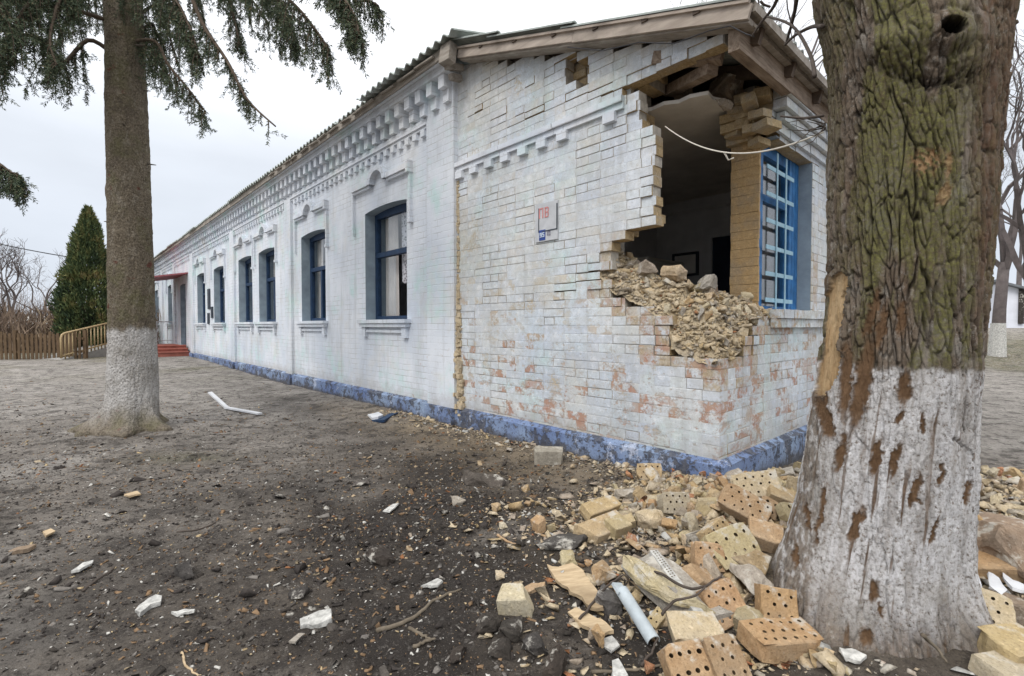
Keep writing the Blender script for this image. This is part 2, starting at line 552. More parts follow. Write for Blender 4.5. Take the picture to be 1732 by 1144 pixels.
M['glass'] = m

# lace: white cloth with little gaps
m, t, p = node_mat('white lace')
p.inputs['Base Color'].default_value = (.72, .70, .74, 1)
vv = t.nodes.new('ShaderNodeTexVoronoi'); vv.inputs['Scale'].default_value = 28
tcx = t.nodes.new('ShaderNodeTexCoord'); t.links.new(tcx.outputs['Object'], vv.inputs['Vector'])
rr = t.nodes.new('ShaderNodeMapRange'); rr.inputs['From Min'].default_value = .35; rr.inputs['From Max'].default_value = .55
rr.inputs['To Min'].default_value = .35; rr.inputs['To Max'].default_value = .9
t.links.new(vv.outputs['Distance'], rr.inputs['Value']); t.links.new(rr.outputs[0], p.inputs['Alpha'])
M['lace'] = m

# ------------------------------------------------------------------ mesh builder
class MB:
    def __init__(self):
        self.v = []; self.f = []; self.m = []; self.a = []; self.cur = 0.0

    def add(self, verts, faces, mat=0, mats=None):
        o = len(self.v)
        self.v.extend([tuple(q) for q in verts])
        for i, f in enumerate(faces):
            self.f.append(tuple(o + k for k in f))
            self.m.append(mats[i] if mats else mat)
            self.a.append(self.cur)

    def box(self, x0, x1, y0, y1, z0, z1, mat=0, mats=None):
        v = [(x0, y0, z0), (x1, y0, z0), (x1, y1, z0), (x0, y1, z0), (x0, y0, z1), (x1, y0, z1), (x1, y1, z1), (x0, y1, z1)]
        # order: -z, +z, -y, +x, +y, -x
        self.add(v, [(3, 2, 1, 0), (4, 5, 6, 7), (0, 1, 5, 4), (1, 2, 6, 5), (2, 3, 7, 6), (3, 0, 4, 7)], mat, mats)

    def obox(self, c, size, rot, mat=0):
        """oriented box, rot = Euler tuple or Matrix"""
        Mx = rot if isinstance(rot, Matrix) else Euler(rot).to_matrix()
        h = [q / 2 for q in size]
        v = [Vector(c) + Mx @ Vector((sx * h[0], sy * h[1], sz * h[2])) for sz in (-1, 1) for sx, sy in ((-1, -1), (1, -1), (1, 1), (-1, 1))]
        self.add(v, [(3, 2, 1, 0), (4, 5, 6, 7), (0, 1, 5, 4), (1, 2, 6, 5), (2, 3, 7, 6), (3, 0, 4, 7)], mat)

    def bar(self, a, b_, w_, h_, mat=0, up=(0, 0, 1)):
        """box bar from a to b"""
        a = Vector(a); b_ = Vector(b_)
        d = (b_ - a); L = d.length; d.normalize()
        x = d.cross(Vector(up)); x.normalize(); y = x.cross(d)
        Mx = Matrix((x, d, y)).transposed()
        self.obox((a + b_) / 2, (w_, L, h_), Mx, mat)

    def tube(self, pts, rad, n=6, mat=0, cap=True):
        pts = [Vector(q) for q in pts]
        if not hasattr(rad, '__len__'):
            rad = [rad] * len(pts)
        o = len(self.v)
        prev = None
        for i, q in enumerate(pts):
            d = (pts[min(i + 1, len(pts) - 1)] - pts[max(i - 1, 0)])
            if d.length < 1e-9:
                d = Vector((0, 0, 1))
            d.normalize()
            if prev is None:
                x = d.cross(Vector((0.31, 0.17, .93)))
                if x.length < 1e-3:
                    x = d.cross(Vector((1, 0, 0)))
            else:
                x = prev - d * prev.dot(d)
            x.normalize(); prev = x
            y = d.cross(x)
            for k in range(n):
                a = 2 * math.pi * k / n
                self.v.append(tuple(q + (x * math.cos(a) + y * math.sin(a)) * rad[i]))
        for i in range(len(pts) - 1):
            for k in range(n):
                k2 = (k + 1) % n
                self.f.append((o + i * n + k, o + i * n + k2, o + (i + 1) * n + k2, o + (i + 1) * n + k))
                self.m.append(mat); self.a.append(self.cur)
        if cap:
            self.f.append(tuple(o + k for k in range(n))[::-1]); self.m.append(mat); self.a.append(self.cur)
            e_ = o + (len(pts) - 1) * n
            self.f.append(tuple(e_ + k for k in range(n))); self.m.append(mat); self.a.append(self.cur)

    def prism(self, poly, axis, a0, a1, mat=0):
        """poly of 2-D points extruded along axis ('x','y','z')"""
        n = len(poly)

        def mk(p, a):
            return {'x': (a, p[0], p[1]), 'y': (p[0], a, p[1]), 'z': (p[0], p[1], a)}[axis]
        v = [mk(q, a0) for q in poly] + [mk(q, a1) for q in poly]
        f = [tuple(range(n))[::-1], tuple(range(n, 2 * n))] + [(i, (i + 1) % n, n + (i + 1) % n, n + i) for i in range(n)]
        self.add(v, f, mat)

    def build(self, name, mats, parent=None, smooth=False, attr=False, recalc=False):
        me = bpy.data.meshes.new(name)
        me.from_pydata(self.v, [], self.f)
        ml = mats if isinstance(mats, (list, tuple)) else [mats]
        for q in ml:
            me.materials.append(q)
        if len(ml) > 1:
            me.polygons.foreach_set('material_index', self.m)
        if attr:
            at_ = me.attributes.new('rnd', 'FLOAT', 'FACE')
            at_.data.foreach_set('value', self.a)
        if smooth:
            me.polygons.foreach_set('use_smooth', [True] * len(me.polygons))
        if recalc:
            bm = bmesh.new(); bm.from_mesh(me)
            bmesh.ops.recalc_face_normals(bm, faces=bm.faces[:])
            bm.to_mesh(me); bm.free()
        me.update()
        o = bpy.data.objects.new(name, me)
        sc.collection.objects.link(o)
        if parent:
            o.parent = parent
        return o


def np_mesh(name, V, F, mats, parent=None, smooth=False, attrs=None, midx=None, fattr=None):
    me = bpy.data.meshes.new(name)
    V = np.asarray(V, np.float32); F = np.asarray(F, np.int32)
    k = F.shape[1]
    me.vertices.add(len(V)); me.vertices.foreach_set('co', V.ravel())
    me.loops.add(F.size); me.loops.foreach_set('vertex_index', F.ravel())
    me.polygons.add(len(F))
    me.polygons.foreach_set('loop_start', np.arange(0, F.size, k, dtype=np.int32))
    me.polygons.foreach_set('loop_total', np.full(len(F), k, np.int32))
    ml = mats if isinstance(mats, (list, tuple)) else [mats]
    for q in ml:
        me.materials.append(q)
    if midx is not None:
        me.polygons.foreach_set('material_index', np.asarray(midx, np.int32))
    if smooth:
        me.polygons.foreach_set('use_smooth', np.ones(len(F), bool))
    for nm, arr in (attrs or {}).items():
        arr = np.asarray(arr, np.float32)
        if arr.ndim == 2:
            a_ = me.attributes.new(nm, 'FLOAT_COLOR', 'POINT')
            if arr.shape[1] == 3:
                arr = np.hstack([arr, np.ones((len(arr), 1), np.float32)])
            a_.data.foreach_set('color', arr.ravel())
        else:
            a_ = me.attributes.new(nm, 'FLOAT', 'POINT')
            a_.data.foreach_set('value', arr)
    for nm, arr in (fattr or {}).items():
        a_ = me.attributes.new(nm, 'FLOAT', 'FACE')
        a_.data.foreach_set('value', np.asarray(arr, np.float32))
    me.update(); me.validate()
    o = bpy.data.objects.new(name, me)
    sc.collection.objects.link(o)
    if parent:
        o.parent = parent
    return o


def empty(name, loc=(0, 0, 0), rz=0.0):
    o = bpy.data.objects.new(name, None)
    o.empty_display_size = .2
    sc.collection.objects.link(o)
    o.location = loc
    o.rotation_euler = (0, 0, rz)
    return o


def tag(o, label=None, cat=None, group=None, kind=None):
    if label: o['label'] = label
    if cat: o['category'] = cat
    if group: o['group'] = group
    if kind: o['kind'] = kind
    return o


# ================================================================== SETTING: ground
def sinh_axis(n, lo, hi, c, mid):
    a0 = math.asinh((lo - mid) / c); a1 = math.asinh((hi - mid) / c)
    return mid + c * np.sinh(np.linspace(a0, a1, n))


gx = sinh_axis(560, -420, 420, 1.6, 0.3)
gy = sinh_axis(520, -30, 700, 1.5, 2.2)
GX, GY = np.meshgrid(gx, gy)
X = GX.ravel(); Y = GY.ravel()
Z = ground_z(X, Y)
V = np.stack([X, Y, Z], 1)
nx, ny = len(gx), len(gy)
ii = (np.arange(ny - 1)[:, None] * nx + np.arange(nx - 1)[None, :]).ravel()
F = np.stack([ii, ii + 1, ii + nx + 1, ii + nx], 1)
# what covers the soil where
S_ = (X - P0[0]) * DR[0] + (Y - P0[1]) * DR[1]
T_ = (X - P0[0]) * DL[0] + (Y - P0[1]) * DL[1]
burn = np.exp(-(((X + .15) / 1.5) ** 2 + ((Y - 2.7) / 1.2) ** 2)) + .8 * np.exp(-(((X - .5) / .8) ** 2 + ((Y - 1.4) / .6) ** 2)) + .5 * np.exp(-(((X + 1.2) / 1.2) ** 2 + ((Y - 3.2) / .8) ** 2))
burn = burn + .42 * np.exp(-(((X - .1) / 2.4) ** 2 + ((Y - 2.5) / 2.0) ** 2))
burn = burn + .7 * np.exp(-((S_ + .75) / .5) ** 2) * sstep(T_, .3, 1.5) * sstep(-T_, -12, -6)
burn = np.clip(burn * (.62 + 2.0 * fbm(X * 1.2, Y * 1.2, oct=5, gain=.62)), 0, 1)
dust = np.exp(-((S_ + .35) / .45) ** 2) * sstep(T_, -.9, .2) * sstep(-T_, -7.0, -3.5)
for (mx_, my_, mr, mh) in MOUNDS:
    dust = np.maximum(dust, np.exp(-(((X - mx_) ** 2 + (Y - my_) ** 2) / (mr * .95) ** 2)))
dust = np.clip(dust * (.8 + .8 * fbm(X * 2.3, Y * 2.3 + 9, oct=3)), 0, 1)
grass = sstep(fbm(X * .5, Y * .5 + 30, oct=4), .02, .25) * sstep(Y, 9.5, 14) * .8 + .9 * sstep(Y, 12, 14) * sstep(X, 6, 9) * sstep(-Y, -23, -15)
grass = np.maximum(grass, .9 * sstep(Y, 15.0, 16.5) * sstep(-X, 11, 14))
grass = np.maximum(grass, .55 * np.exp(-(((X + 2.95) / .4) ** 2 + ((Y - 4.4) / .22) ** 2)))
grass = np.clip(grass, 0, 1)
pale = sstep(Y, 3.6, 8) * .8 + .45 * sstep(-X, .6, 2.6)
pale = pale + .8 * sstep(X, 2.2, 3.6) * sstep(Y, 3.2, 4.4)
pale = pale + .5 * sstep(fbm(X * .6 + 5, Y * .9, oct=4), .05, .3)
pale = np.clip(pale * (.85 + .6 * fbm(X * .8, Y * .8 + 77, oct=4)), 0, 1)
b = NB('trampled soil', .95)
n1 = b.noise(1.7, 8, .7)
n2 = b.noise(22, 8, .8)
n3 = b.noise(110, 6, .75)
n4 = b.noise(5, 8, .75, b.map(loc=(3, 8, 1)))
c = b.mix(b.rng(n1, .33, .68), (.084, .068, .053), (.212, .180, .148))
c = b.mix(b.attr('pale'), c, b.mix(b.rng(n1, .3, .7), (.21, .192, .172), (.42, .39, .355)))
c = b.mix(b.math('MULTIPLY', b.attr('burn'), .92), c, b.mix(b.rng(n2, .4, .65), (.014, .012, .011), (.055, .044, .036)))
c = b.mix(b.math('MULTIPLY', b.attr('dust'), .75), c, b.mix(b.rng(n2, .35, .65), (.24, .18, .115), (.42, .34, .235)))
c = b.mix(b.math('MULTIPLY', b.attr('grass'), b.rng(n2, .38, .55)), c, b.mix(b.rng(n1, .4, .6), (.10, .105, .035), (.15, .125, .06)))
c = b.mix(b.math('MULTIPLY', b.rng(n4, .51, .58), .7), c, (.040, .034, .030))
c = b.mix(b.math('MULTIPLY', b.rng(n2, .51, .62), .75), c, (.035, .030, .027))
c = b.mix(b.math('MULTIPLY', b.rng(n2, .44, .36), .45), c, (.30, .27, .24))
c = b.mix(b.math('MULTIPLY', b.rng(n3, .58, .66), .5), c, (.33, .29, .25))
c = b.mix(b.math('MULTIPLY', b.rng(n3, .44, .36), .6), c, (.03, .026, .024))
nr = b.bump(b.math('ADD', b.math('MULTIPLY', n2, 1.0), b.math('MULTIPLY', n3, .45)), .9, .03)
M['soil'] = b.done(c, nr)
g_ = np_mesh('ground', V, F, M['soil'], None, True, {'burn': burn, 'dust': dust, 'grass': grass, 'pale': pale})
tag(g_, kind='structure')

# ================================================================== THE BUILDING
bld = empty('school_building', (P0[0], P0[1], 0), AZ)
tag(bld, 'long whitewashed brick school building with blown-out corner, blue plinth and mossy slate roof', 'building')
# local axes: x = s (along the front face), y = t (along the long facade, away), z up
ZP = 0.26                                   # top of plinth
RZ0, RSL = 3.272, 0.317                     # lean-to roof line over the wall


def zroof(t):
    return RZ0 + RSL * t


def inpoly(x, y, P):
    r = False
    j = len(P) - 1
    for i in range(len(P)):
        xi, yi = P[i]; xj, yj = P[j]
        if (yi > y) != (yj > y) and x < (xj - xi) * (y - yi) / (yj - yi) + xi:
            r = not r
        j = i
    return r


HOLE_L_OUT = [(-.3, 3.12), (.17, 3.12), (.178, 3.09), (.77, 3.09), (.62, 3.02), (.60, 2.9), (.56, 2.76), (.49, 2.62), (.51, 2.34), (.5, 2.18),
              (.505, 1.97), (.79, 1.95), (.92, 1.88), (.95, 1.72), (1.03, 1.62), (.88, 1.47), (.66, 1.36), (.42, 1.26), (.40, 1.03), (.17, .95), (-.3, .93)]
HOLE_L_IN = [(-.3, 3.6), (.30, 3.6), (.74, 3.12), (.80, 3.0), (.80, 2.86), (.72, 2.7), (.74, 2.45), (.74, 2.02), (1.05, 2.0), (1.10, 1.8), (1.02, 1.66), (.86, 1.56), (.62, 1.46), (.42, 1.36), (.2, 1.33), (-.3, 1.30)]
HOLE_F_OUT = [(-.3, .93), (.16, .94), (.42, .94), (.45, 1.06), (.52, 1.22), (.96, 1.29), (1.9, 1.29), (1.9, 2.76), (.98, 2.76), (.90, 2.84), (.95, 2.93), (.86, 3.02), (.88, 3.5), (-.3, 3.6)]
HOLE_F_IN = [(-.3, 1.30), (.3, 1.33), (.9, 1.36), (1.0, 1.29), (1.9, 1.29), (1.9, 2.76), (.97, 2.76), (.86, 2.8), (.80, 2.9), (.88, 3.04), (.80, 3.5), (-.3, 3.6)]
HR = .077


CRACKS = [[fac(*q) for q in c_] for c_ in (
    [(955, 82), (968, 92), (976, 122), (992, 140), (1000, 150), (1024, 150), (1036, 166), (1060, 152)],
    [(876, 203), (912, 190), (946, 170), (972, 158), (992, 148)],
    [(800, 185), (840, 160), (880, 140), (905, 128)], [(835, 200), (862, 182), (880, 196)],
    [(900, 232), (950, 205), (1010, 182), (1058, 160)],
    [(948, 495), (985, 470), (1010, 455), (1035, 470)])]


def crack(u, z, which=None, lim=.036, upto=99):
    for c_ in which or CRACKS:
        for (a0, b0), (a1, b1) in zip(c_[:upto - 1], c_[1:upto]):
            dx, dy = a1 - a0, b1 - b0
            k = max(0, min(1, ((u - a0) * dx + (z - b0) * dy) / (dx * dx + dy * dy + 1e-9)))
            if math.hypot((u - a0 - k * dx) * .55, z - b0 - k * dy) < lim:
                return True
    return False


def brick_wall(left, u1, hole, n0, n1, paint, seed, ztop, zlo=ZP - .06, rough=0.0, u_lo=0.0):
    """every brick of the broken end of the building, laid one by one with mortar set back behind it"""
    rnd = random.Random(seed)
    mb = MB()

    def put(u0, u1_, z0, z1, d0, d1, cham, facemat, endmat0):
        zt0 = min(z1, ztop(u0)); zt1 = min(z1, ztop(u1_))
        if min(zt0, zt1) - z0 < .012:
            return
        c = cham

        def q(u, n, z):
            return (n, u, z) if left else (u, n, z)
        v = [q(u0 + c, d0, z0 + c), q(u1_ - c, d0, z0 + c), q(u1_ - c, d0, zt1 - c), q(u0 + c, d0, zt0 - c),
             q(u0, d0 + c, z0), q(u1_, d0 + c, z0), q(u1_, d0 + c, zt1), q(u0, d0 + c, zt0),
             q(u0, d1, z0), q(u1_, d1, z0), q(u1_, d1, zt1), q(u0, d1, zt0)]
        f = [(0, 1, 2, 3), (4, 5, 1, 0), (5, 6, 2, 1), (6, 7, 3, 2), (7, 4, 0, 3),
             (8, 9, 5, 4), (9, 10, 6, 5), (10, 11, 7, 6), (11, 8, 4, 7), (11, 10, 9, 8)]
        mats = [facemat] * 5 + [1, 1, 1, endmat0, 1]
        mb.add(v, f, 0, mats)

    k = 0
    z = zlo
    zmax = max(ztop(0), ztop(u1))
    while z < zmax:
        head = (k % 3 == 1)
        L = .131 if head else .262
        # quoins: courses alternate which face owns the corner
        owner = (k % 2 == 0) if left else (k % 2 == 1)
        us = 0.0 if owner else .12
        if not paint:
            us = .12 if left else .12
        us = max(us, u_lo)
        u = us
        first = True
        while u < u1 - .01:
            l = L
            if not head and any(inpoly(u + du_, z + HR / 2 + dz_, hole) for du_ in (-.16, 0, .13, .26, .40) for dz_ in (-.09, 0, .09)):
                l = .131
            if first and l > .2 and k % 4 == 2:
                l = .131
            ue = min(u + l, u1)
            if u1 - ue < .06:
                ue = u1
            uc, zc = (u + ue) / 2, z + HR / 2
            wob = .02 * math.sin(k * 12.9) + rnd.uniform(-.02, .02)
            gone = inpoly(uc + wob, zc, hole) or (paint and left and crack(uc, zc, CRACKS[:1], .030, 5))
            if not gone:
                nb = [inpoly(u - .09, zc, hole), inpoly(ue + .09, zc, hole), inpoly(uc, zc + .08, hole), inpoly(uc, zc - .08, hole)]
                edge = any(nb)
                mb.cur = rnd.random()
                if paint and zc < 2.0 and rnd.random() < .8 and any(inpoly(uc + a_, zc + b2_, hole) for a_, b2_ in ((-.16, 0), (.16, 0), (0, .17), (0, -.1), (.22, .1), (-.2, .1))):
                    mb.cur = rnd.uniform(1.6, 2.0)
                opn = float(perlin(np.array([uc * 2.3]), np.array([zc * 3.1 + seed]))[0])
                crk = crack(uc, zc) if paint and left else 0
                if not left and 1.29 < zc < 2.76 and u < 1.9 < ue:
                    u = 1.9
                g = (rnd.choice((.0016, .0022, .003, .0045)) + (.0015 if opn > .12 else 0)) if paint else .004
                gz_ = g
                if crk: g = rnd.choice((.001, .002, .004)); gz_ = rnd.choice((.001, .004, .008, .012))
                a0, a1 = u + g, ue - g
                jo = rnd.uniform(-.0015, .002) + (rnd.uniform(-.012, .006) if crk else 0)
                if not left and uc > 1.5: edge = False; nb = [False] * 4
                if edge:
                    jo = rnd.uniform(-.012, .016)
                    if nb[0] and u > .13:
                        a0 += rnd.uniform(-.025, .05)
                    if nb[1]:
                        a1 += rnd.uniform(-.05, .025)
                jo += rough * rnd.uniform(-1, 1)
                endm = 0 if (first and owner and paint) else 1
                if a1 - a0 > .03:
                    put(a0, a1, z + gz_, z + HR - gz_, n0 + jo, n1 - .004, .0022 if paint else .007, 0 if paint else 1, endm)
                m0, m1 = (u + (.02 if nb[0] else 0), ue - (.02 if nb[1] else 0))
                put(m0, m1, z + (.006 if nb[3] else 0), z + HR - (.006 if nb[2] else 0), n0 + (.06 if crk else (rnd.choice((.003, .005, .008)) if opn > .14 else rnd.choice((.0008, .0014, .0025)))) + (.012 if edge else 0) + rough, n1, 0.0005, 2 if paint else 3, 0 if endm == 0 else 3)
            elif not left and u < 1.9 < ue - .03 and 1.29 < zc < 2.76:
                put(1.903, ue - .003, z + .003, z + HR - .003, n0, n1 - .004, .0022 if paint else .007, 0 if paint else 1, 1)
            first = False
            u = ue
        z += HR
        k += 1
    return mb


WM_L = [M['wall_brick'], M['ochre'], M['wall_brick'], M['mortar']]
WM_F = [M['wall_brick_front'], M['ochre'], M['wall_brick_front'], M['mortar']]
T_END = 3.06
o = brick_wall(True, T_END, HOLE_L_OUT, 0, .12, True, 3, lambda t: zroof(t) - .065).build('brick_skin', WM_L, bld, attr=True, recalc=True)
o['label'] = 'flaking white brick skin with ragged blast hole'
o = brick_wall(True, T_END - .1, HOLE_L_IN, .13, .38, False, 5, lambda t: zroof(t) - .065, rough=.012).build('brick_core', WM_L, bld, attr=True, recalc=True)
o = brick_wall(False, 6.6, HOLE_F_OUT, 0, .12, True, 8, lambda t: 3.05).build('brick_skin', WM_F, bld, attr=True, recalc=True)
o = brick_wall(False, 6.6, HOLE_F_IN, .13, .38, False, 9, lambda t: 3.2, rough=.012).build('brick_core', WM_F, bld, attr=True, recalc=True)

# ---- cornice band with brick dentils over the annex panel
mb = MB()
rr_ = random.Random(4)
zb0, zb1 = 2.945, 3.045
segs = [(.80, 1.55), (1.556, 2.3), (2.306, 3.06)]
for a, b_ in segs:
    dz = rr_.uniform(-.004, .004)
    mb.box(-.05, .004, a, b_, zb0 + .05 + dz, zb1 + dz)
    mb.box(-.028, .003, a, b_, zb0 + dz, zb0 + .0495 + dz)
t = .93
while t < 3.0:
    mb.cur = rr_.random()
    if not (1.02 < t < 1.2):
        mb.box(-.045, .002, t - .058, t + .058, zb0 - .082, zb0 - .003)
    t += .258
mb.build('cornice', M['wall'], bld)

# ---- torn ochre brick edge where annex meets the main wall
mb = MB()
z = .08
while z < 2.93:
    k_ = max(0, min(1, (1.75 - z) / 1.3))
    w_ = .035 + .10 * k_ ** 1.5
    for i in range(3 if k_ > .1 else 1):
        tc_ = 3.075 - rr_.uniform(0, w_)
        d = .012 + rr_.uniform(.0, .055) * k_
        mb.obox((-d / 2 + .012, tc_, z + rr_.uniform(0, .04)), (d + .02, rr_.uniform(.025, .075), rr_.uniform(.025, .06)), (rr_.uniform(-.3, .3) * k_, rr_.uniform(-.2, .2), rr_.uniform(-.4, .4)))
    z += .036
o = mb.build('torn_brick_edge', M['dusty'], bld)
o['label'] = 'raw ochre brick strip beside the step in the wall'

# ---- crumbled masonry slope where the wall is torn open
def torn_prof(u, c, front):
    """(depth into wall, z) of the crumbled slope at u along the wall, c = 0 outer edge .. 1 inner edge"""
    if front:
        zo = np.interp(u, [0, .15, .42, .5, .95], [.93, .94, 1.03, 1.20, 1.285])
        zi = np.interp(u, [0, .3, .6, .9, 1.0], [1.40, 1.43, 1.41, 1.39, 1.33])
    else:
        zo = np.interp(u, [0, .16, .38, .42, .68, .92, 1.05, 1.1], [.93, .94, 1.02, 1.24, 1.37, 1.47, 1.62, 1.75])
        zi = np.interp(u, [0, .3, .5, .65, .8, 1.1], [1.40, 1.46, 1.54, 1.56, 1.66, 1.9])
    cs = [0, .10, .35, .55, .8, 1.0]
    dep = np.interp(c, cs, [.012, .03, .11, .18, .30, .38])
    f = np.interp(c, cs, [0, .22, .72, 1.0, 1.02, .78])
    return dep, zo + (zi - zo) * f


def torn_pts(u, c, front):
    dep, z = torn_prof(u, c, front)
    # round the corner the slope of the other face limits the heap
    cs = np.linspace(0, 1, 21)
    dt = torn_prof(np.zeros(21), cs, not front)[0]
    co = np.interp(u, dt, cs)
    z2 = torn_prof(dep, co, not front)[1]
    z = np.where(u < .38, np.minimum(z, z2), z)
    n1_ = fbm((u if front else dep) * 9, (dep if front else u) * 9, z * 9, oct=4, gain=.6)
    z = z + .05 * n1_
    dep = np.maximum(dep + .035 * fbm(u * 11 + 9, z * 11, c * 3, oct=3), .004)
    return (u, dep, z) if front else (dep, u, z)


for front, um in ((False, 1.10), (True, .985)):
    nu, nc = 110, 60
    UU, CC = np.meshgrid(np.linspace(0.012, um, nu), np.linspace(0, 1, nc))
    a_, b2_, c2_ = torn_pts(UU.ravel(), CC.ravel(), front)
    idx = np.arange(nu * nc).reshape(nc, nu)
    F = np.stack([idx[:-1, :-1], idx[:-1, 1:], idx[1:, 1:], idx[1:, :-1]], -1).reshape(-1, 4)
    o = np_mesh('torn_wall_top', np.stack([a_, b2_, c2_], 1), F, M['dusty'], bld, False)


# ---- long facade with window openings
def facade(t0, t1, z0, z1, ops, thick, arch=.04):
    mb = MB()
    ts = sorted({t0, t1, *[q for o_ in ops for q in o_[:2]]})
    cur = t0
    for (a, b_, za, zb) in ops + [(t1, t1, 0, 0)]:
        if a > cur:
            mb.add([(0, cur, z0), (0, a, z0), (0, a, z1), (0, cur, z1)], [(0, 3, 2, 1)])
            mb.add([(thick, cur, z0), (thick, a, z0), (thick, a, z1), (thick, cur, z1)], [(0, 1, 2, 3)], 1)
        if b_ > a:
            mb.add([(0, a, z0), (0, b_, z0), (0, b_, za), (0, a, za)], [(0, 3, 2, 1)])
            mb.add([(thick, a, z0), (thick, b_, z0), (thick, b_, za), (thick, a, za)], [(0, 1, 2, 3)], 1)
            n = 10
            arc = [(a + (b_ - a) * i / n, zb + arch * (1 - (2 * i / n - 1) ** 2)) for i in range(n + 1)]
            for i in range(n):
                p, q = arc[i], arc[i + 1]
                mb.add([(0, p[0], p[1]), (0, q[0], q[1]), (0, q[0], z1), (0, p[0], z1)], [(0, 3, 2, 1)])
                mb.add([(thick, p[0], p[1]), (thick, q[0], q[1]), (thick, q[0], z1), (thick, p[0], z1)], [(0, 1, 2, 3)], 1)
                mb.add([(0, p[0], p[1]), (0, q[0], q[1]), (thick, q[0], q[1]), (thick, p[0], p[1])], [(0, 1, 2, 3)], 2)
            # jambs and sill bed
            mb.add([(0, a, za), (thick, a, za), (thick, a, zb), (0, a, zb)], [(0, 1, 2, 3)], 2)
            mb.add([(0, b_, za), (0, b_, zb), (thick, b_, zb), (thick, b_, za)], [(0, 1, 2, 3)], 2)
            mb.add([(0, a, za), (0, b_, za), (thick, b_, za), (thick, a, za)], [(0, 1, 2, 3)], 2)
        cur = b_
    return mb


T_FAR = 30.0
WIN = [(4.19, 5.39), (6.9, 8.05), (9.6, 10.78), (11.31, 12.54), (14.02, 15.33), (16.55, 17.78)]
FARWIN = [(22.9, 23.95), (26.7, 27.9)]
DOOR = (19.9, 21.0, .47, 2.72)
ZS, ZH = 1.28, 2.86
ops = sorted([(a, b_, ZS, ZH) for a, b_ in WIN + FARWIN] + [DOOR])
facade(T_END, T_FAR, ZP - .1, 4.26, ops, .38).build('facade_wall', [M['wall'], M['plaster_dim'], M['blue_reveal']], bld)

mb = MB()
PIL = [(3.07, 3.63), (8.49, 8.84), (12.81, 13.23), (18.24, 18.75), (22.0, 22.35), (25.2, 25.6)]
for a, b_ in PIL:
    mb = MB()
    mb.box(-.05, .01, a, b_, ZP - .02, 3.99 if a < 4 else 3.70)
    mb.build('pilaster', M['wall'], bld)

# frieze: corbelled teeth, string course and small dentils
mb = MB()
t = 3.15
i = 0
while t < T_FAR - .2:
    dz = rr_.uniform(-.006, .006)
    mb.box(-.165, .01, t - .056, t + .056, 3.885 + dz, 4.03)
    mb.box(-.10, .009, t - .054, t + .054, 3.745 + dz, 3.883 + dz)
    t += .25
mb.box(-.19, .02, 3.02, T_FAR, 4.032, 4.115)
mb.box(-.235, .022, 3.0, T_FAR, 4.117, 4.165)
mb.build('frieze', M['wall'], bld)
mb = MB()
for (a, b_) in [(3.635, 8.485), (8.845, 12.805), (13.235, 18.235), (18.755, 21.995), (22.36, 25.19), (25.61, 29.9)]:
    mb.box(-.055, .01, a, b_, 3.655, 3.725)
    mb.box(-.035, .01, a, b_, 3.622, 3.6535)
    t = a + .10
    while t < b_ - .06:
        mb.box(-.045, .009, t - .045, t + .045, 3.535, 3.620)
        t += .19
mb.build('dentil_course', M['wall'], bld)

# ---- blue plinth
mb = MB()
for (a, b_) in [(-.06, T_FAR)]:
    n = 160
    for i in range(n):
        p = a + (b_ - a) * (i / n) ** 1.6; q = a + (b_ - a) * ((i + 1) / n) ** 1.6
        d0 = .06
        v = [(-d0, p, -.35), (-d0, q, -.35), (-d0, q, ZP - .03), (-d0, p, ZP - .03), (.001, q, ZP), (.001, p, ZP)]
        mb.add(v, [(0, 1, 2, 3), (3, 2, 4, 5)])
mb.add([(-.06, -.06, -.35), (6.6, -.06, -.35), (6.6, -.06, ZP - .03), (-.06, -.06, ZP - .03), (6.6, .001, ZP), (0, .001, ZP)], [(0, 1, 2, 3), (3, 2, 4, 5)])
for P in PIL:
    mb.box(-.105, -.058, P[0] - .02, P[1] + .02, -.35, ZP - .015)
mb.build('plinth', M['plinth'], bld)


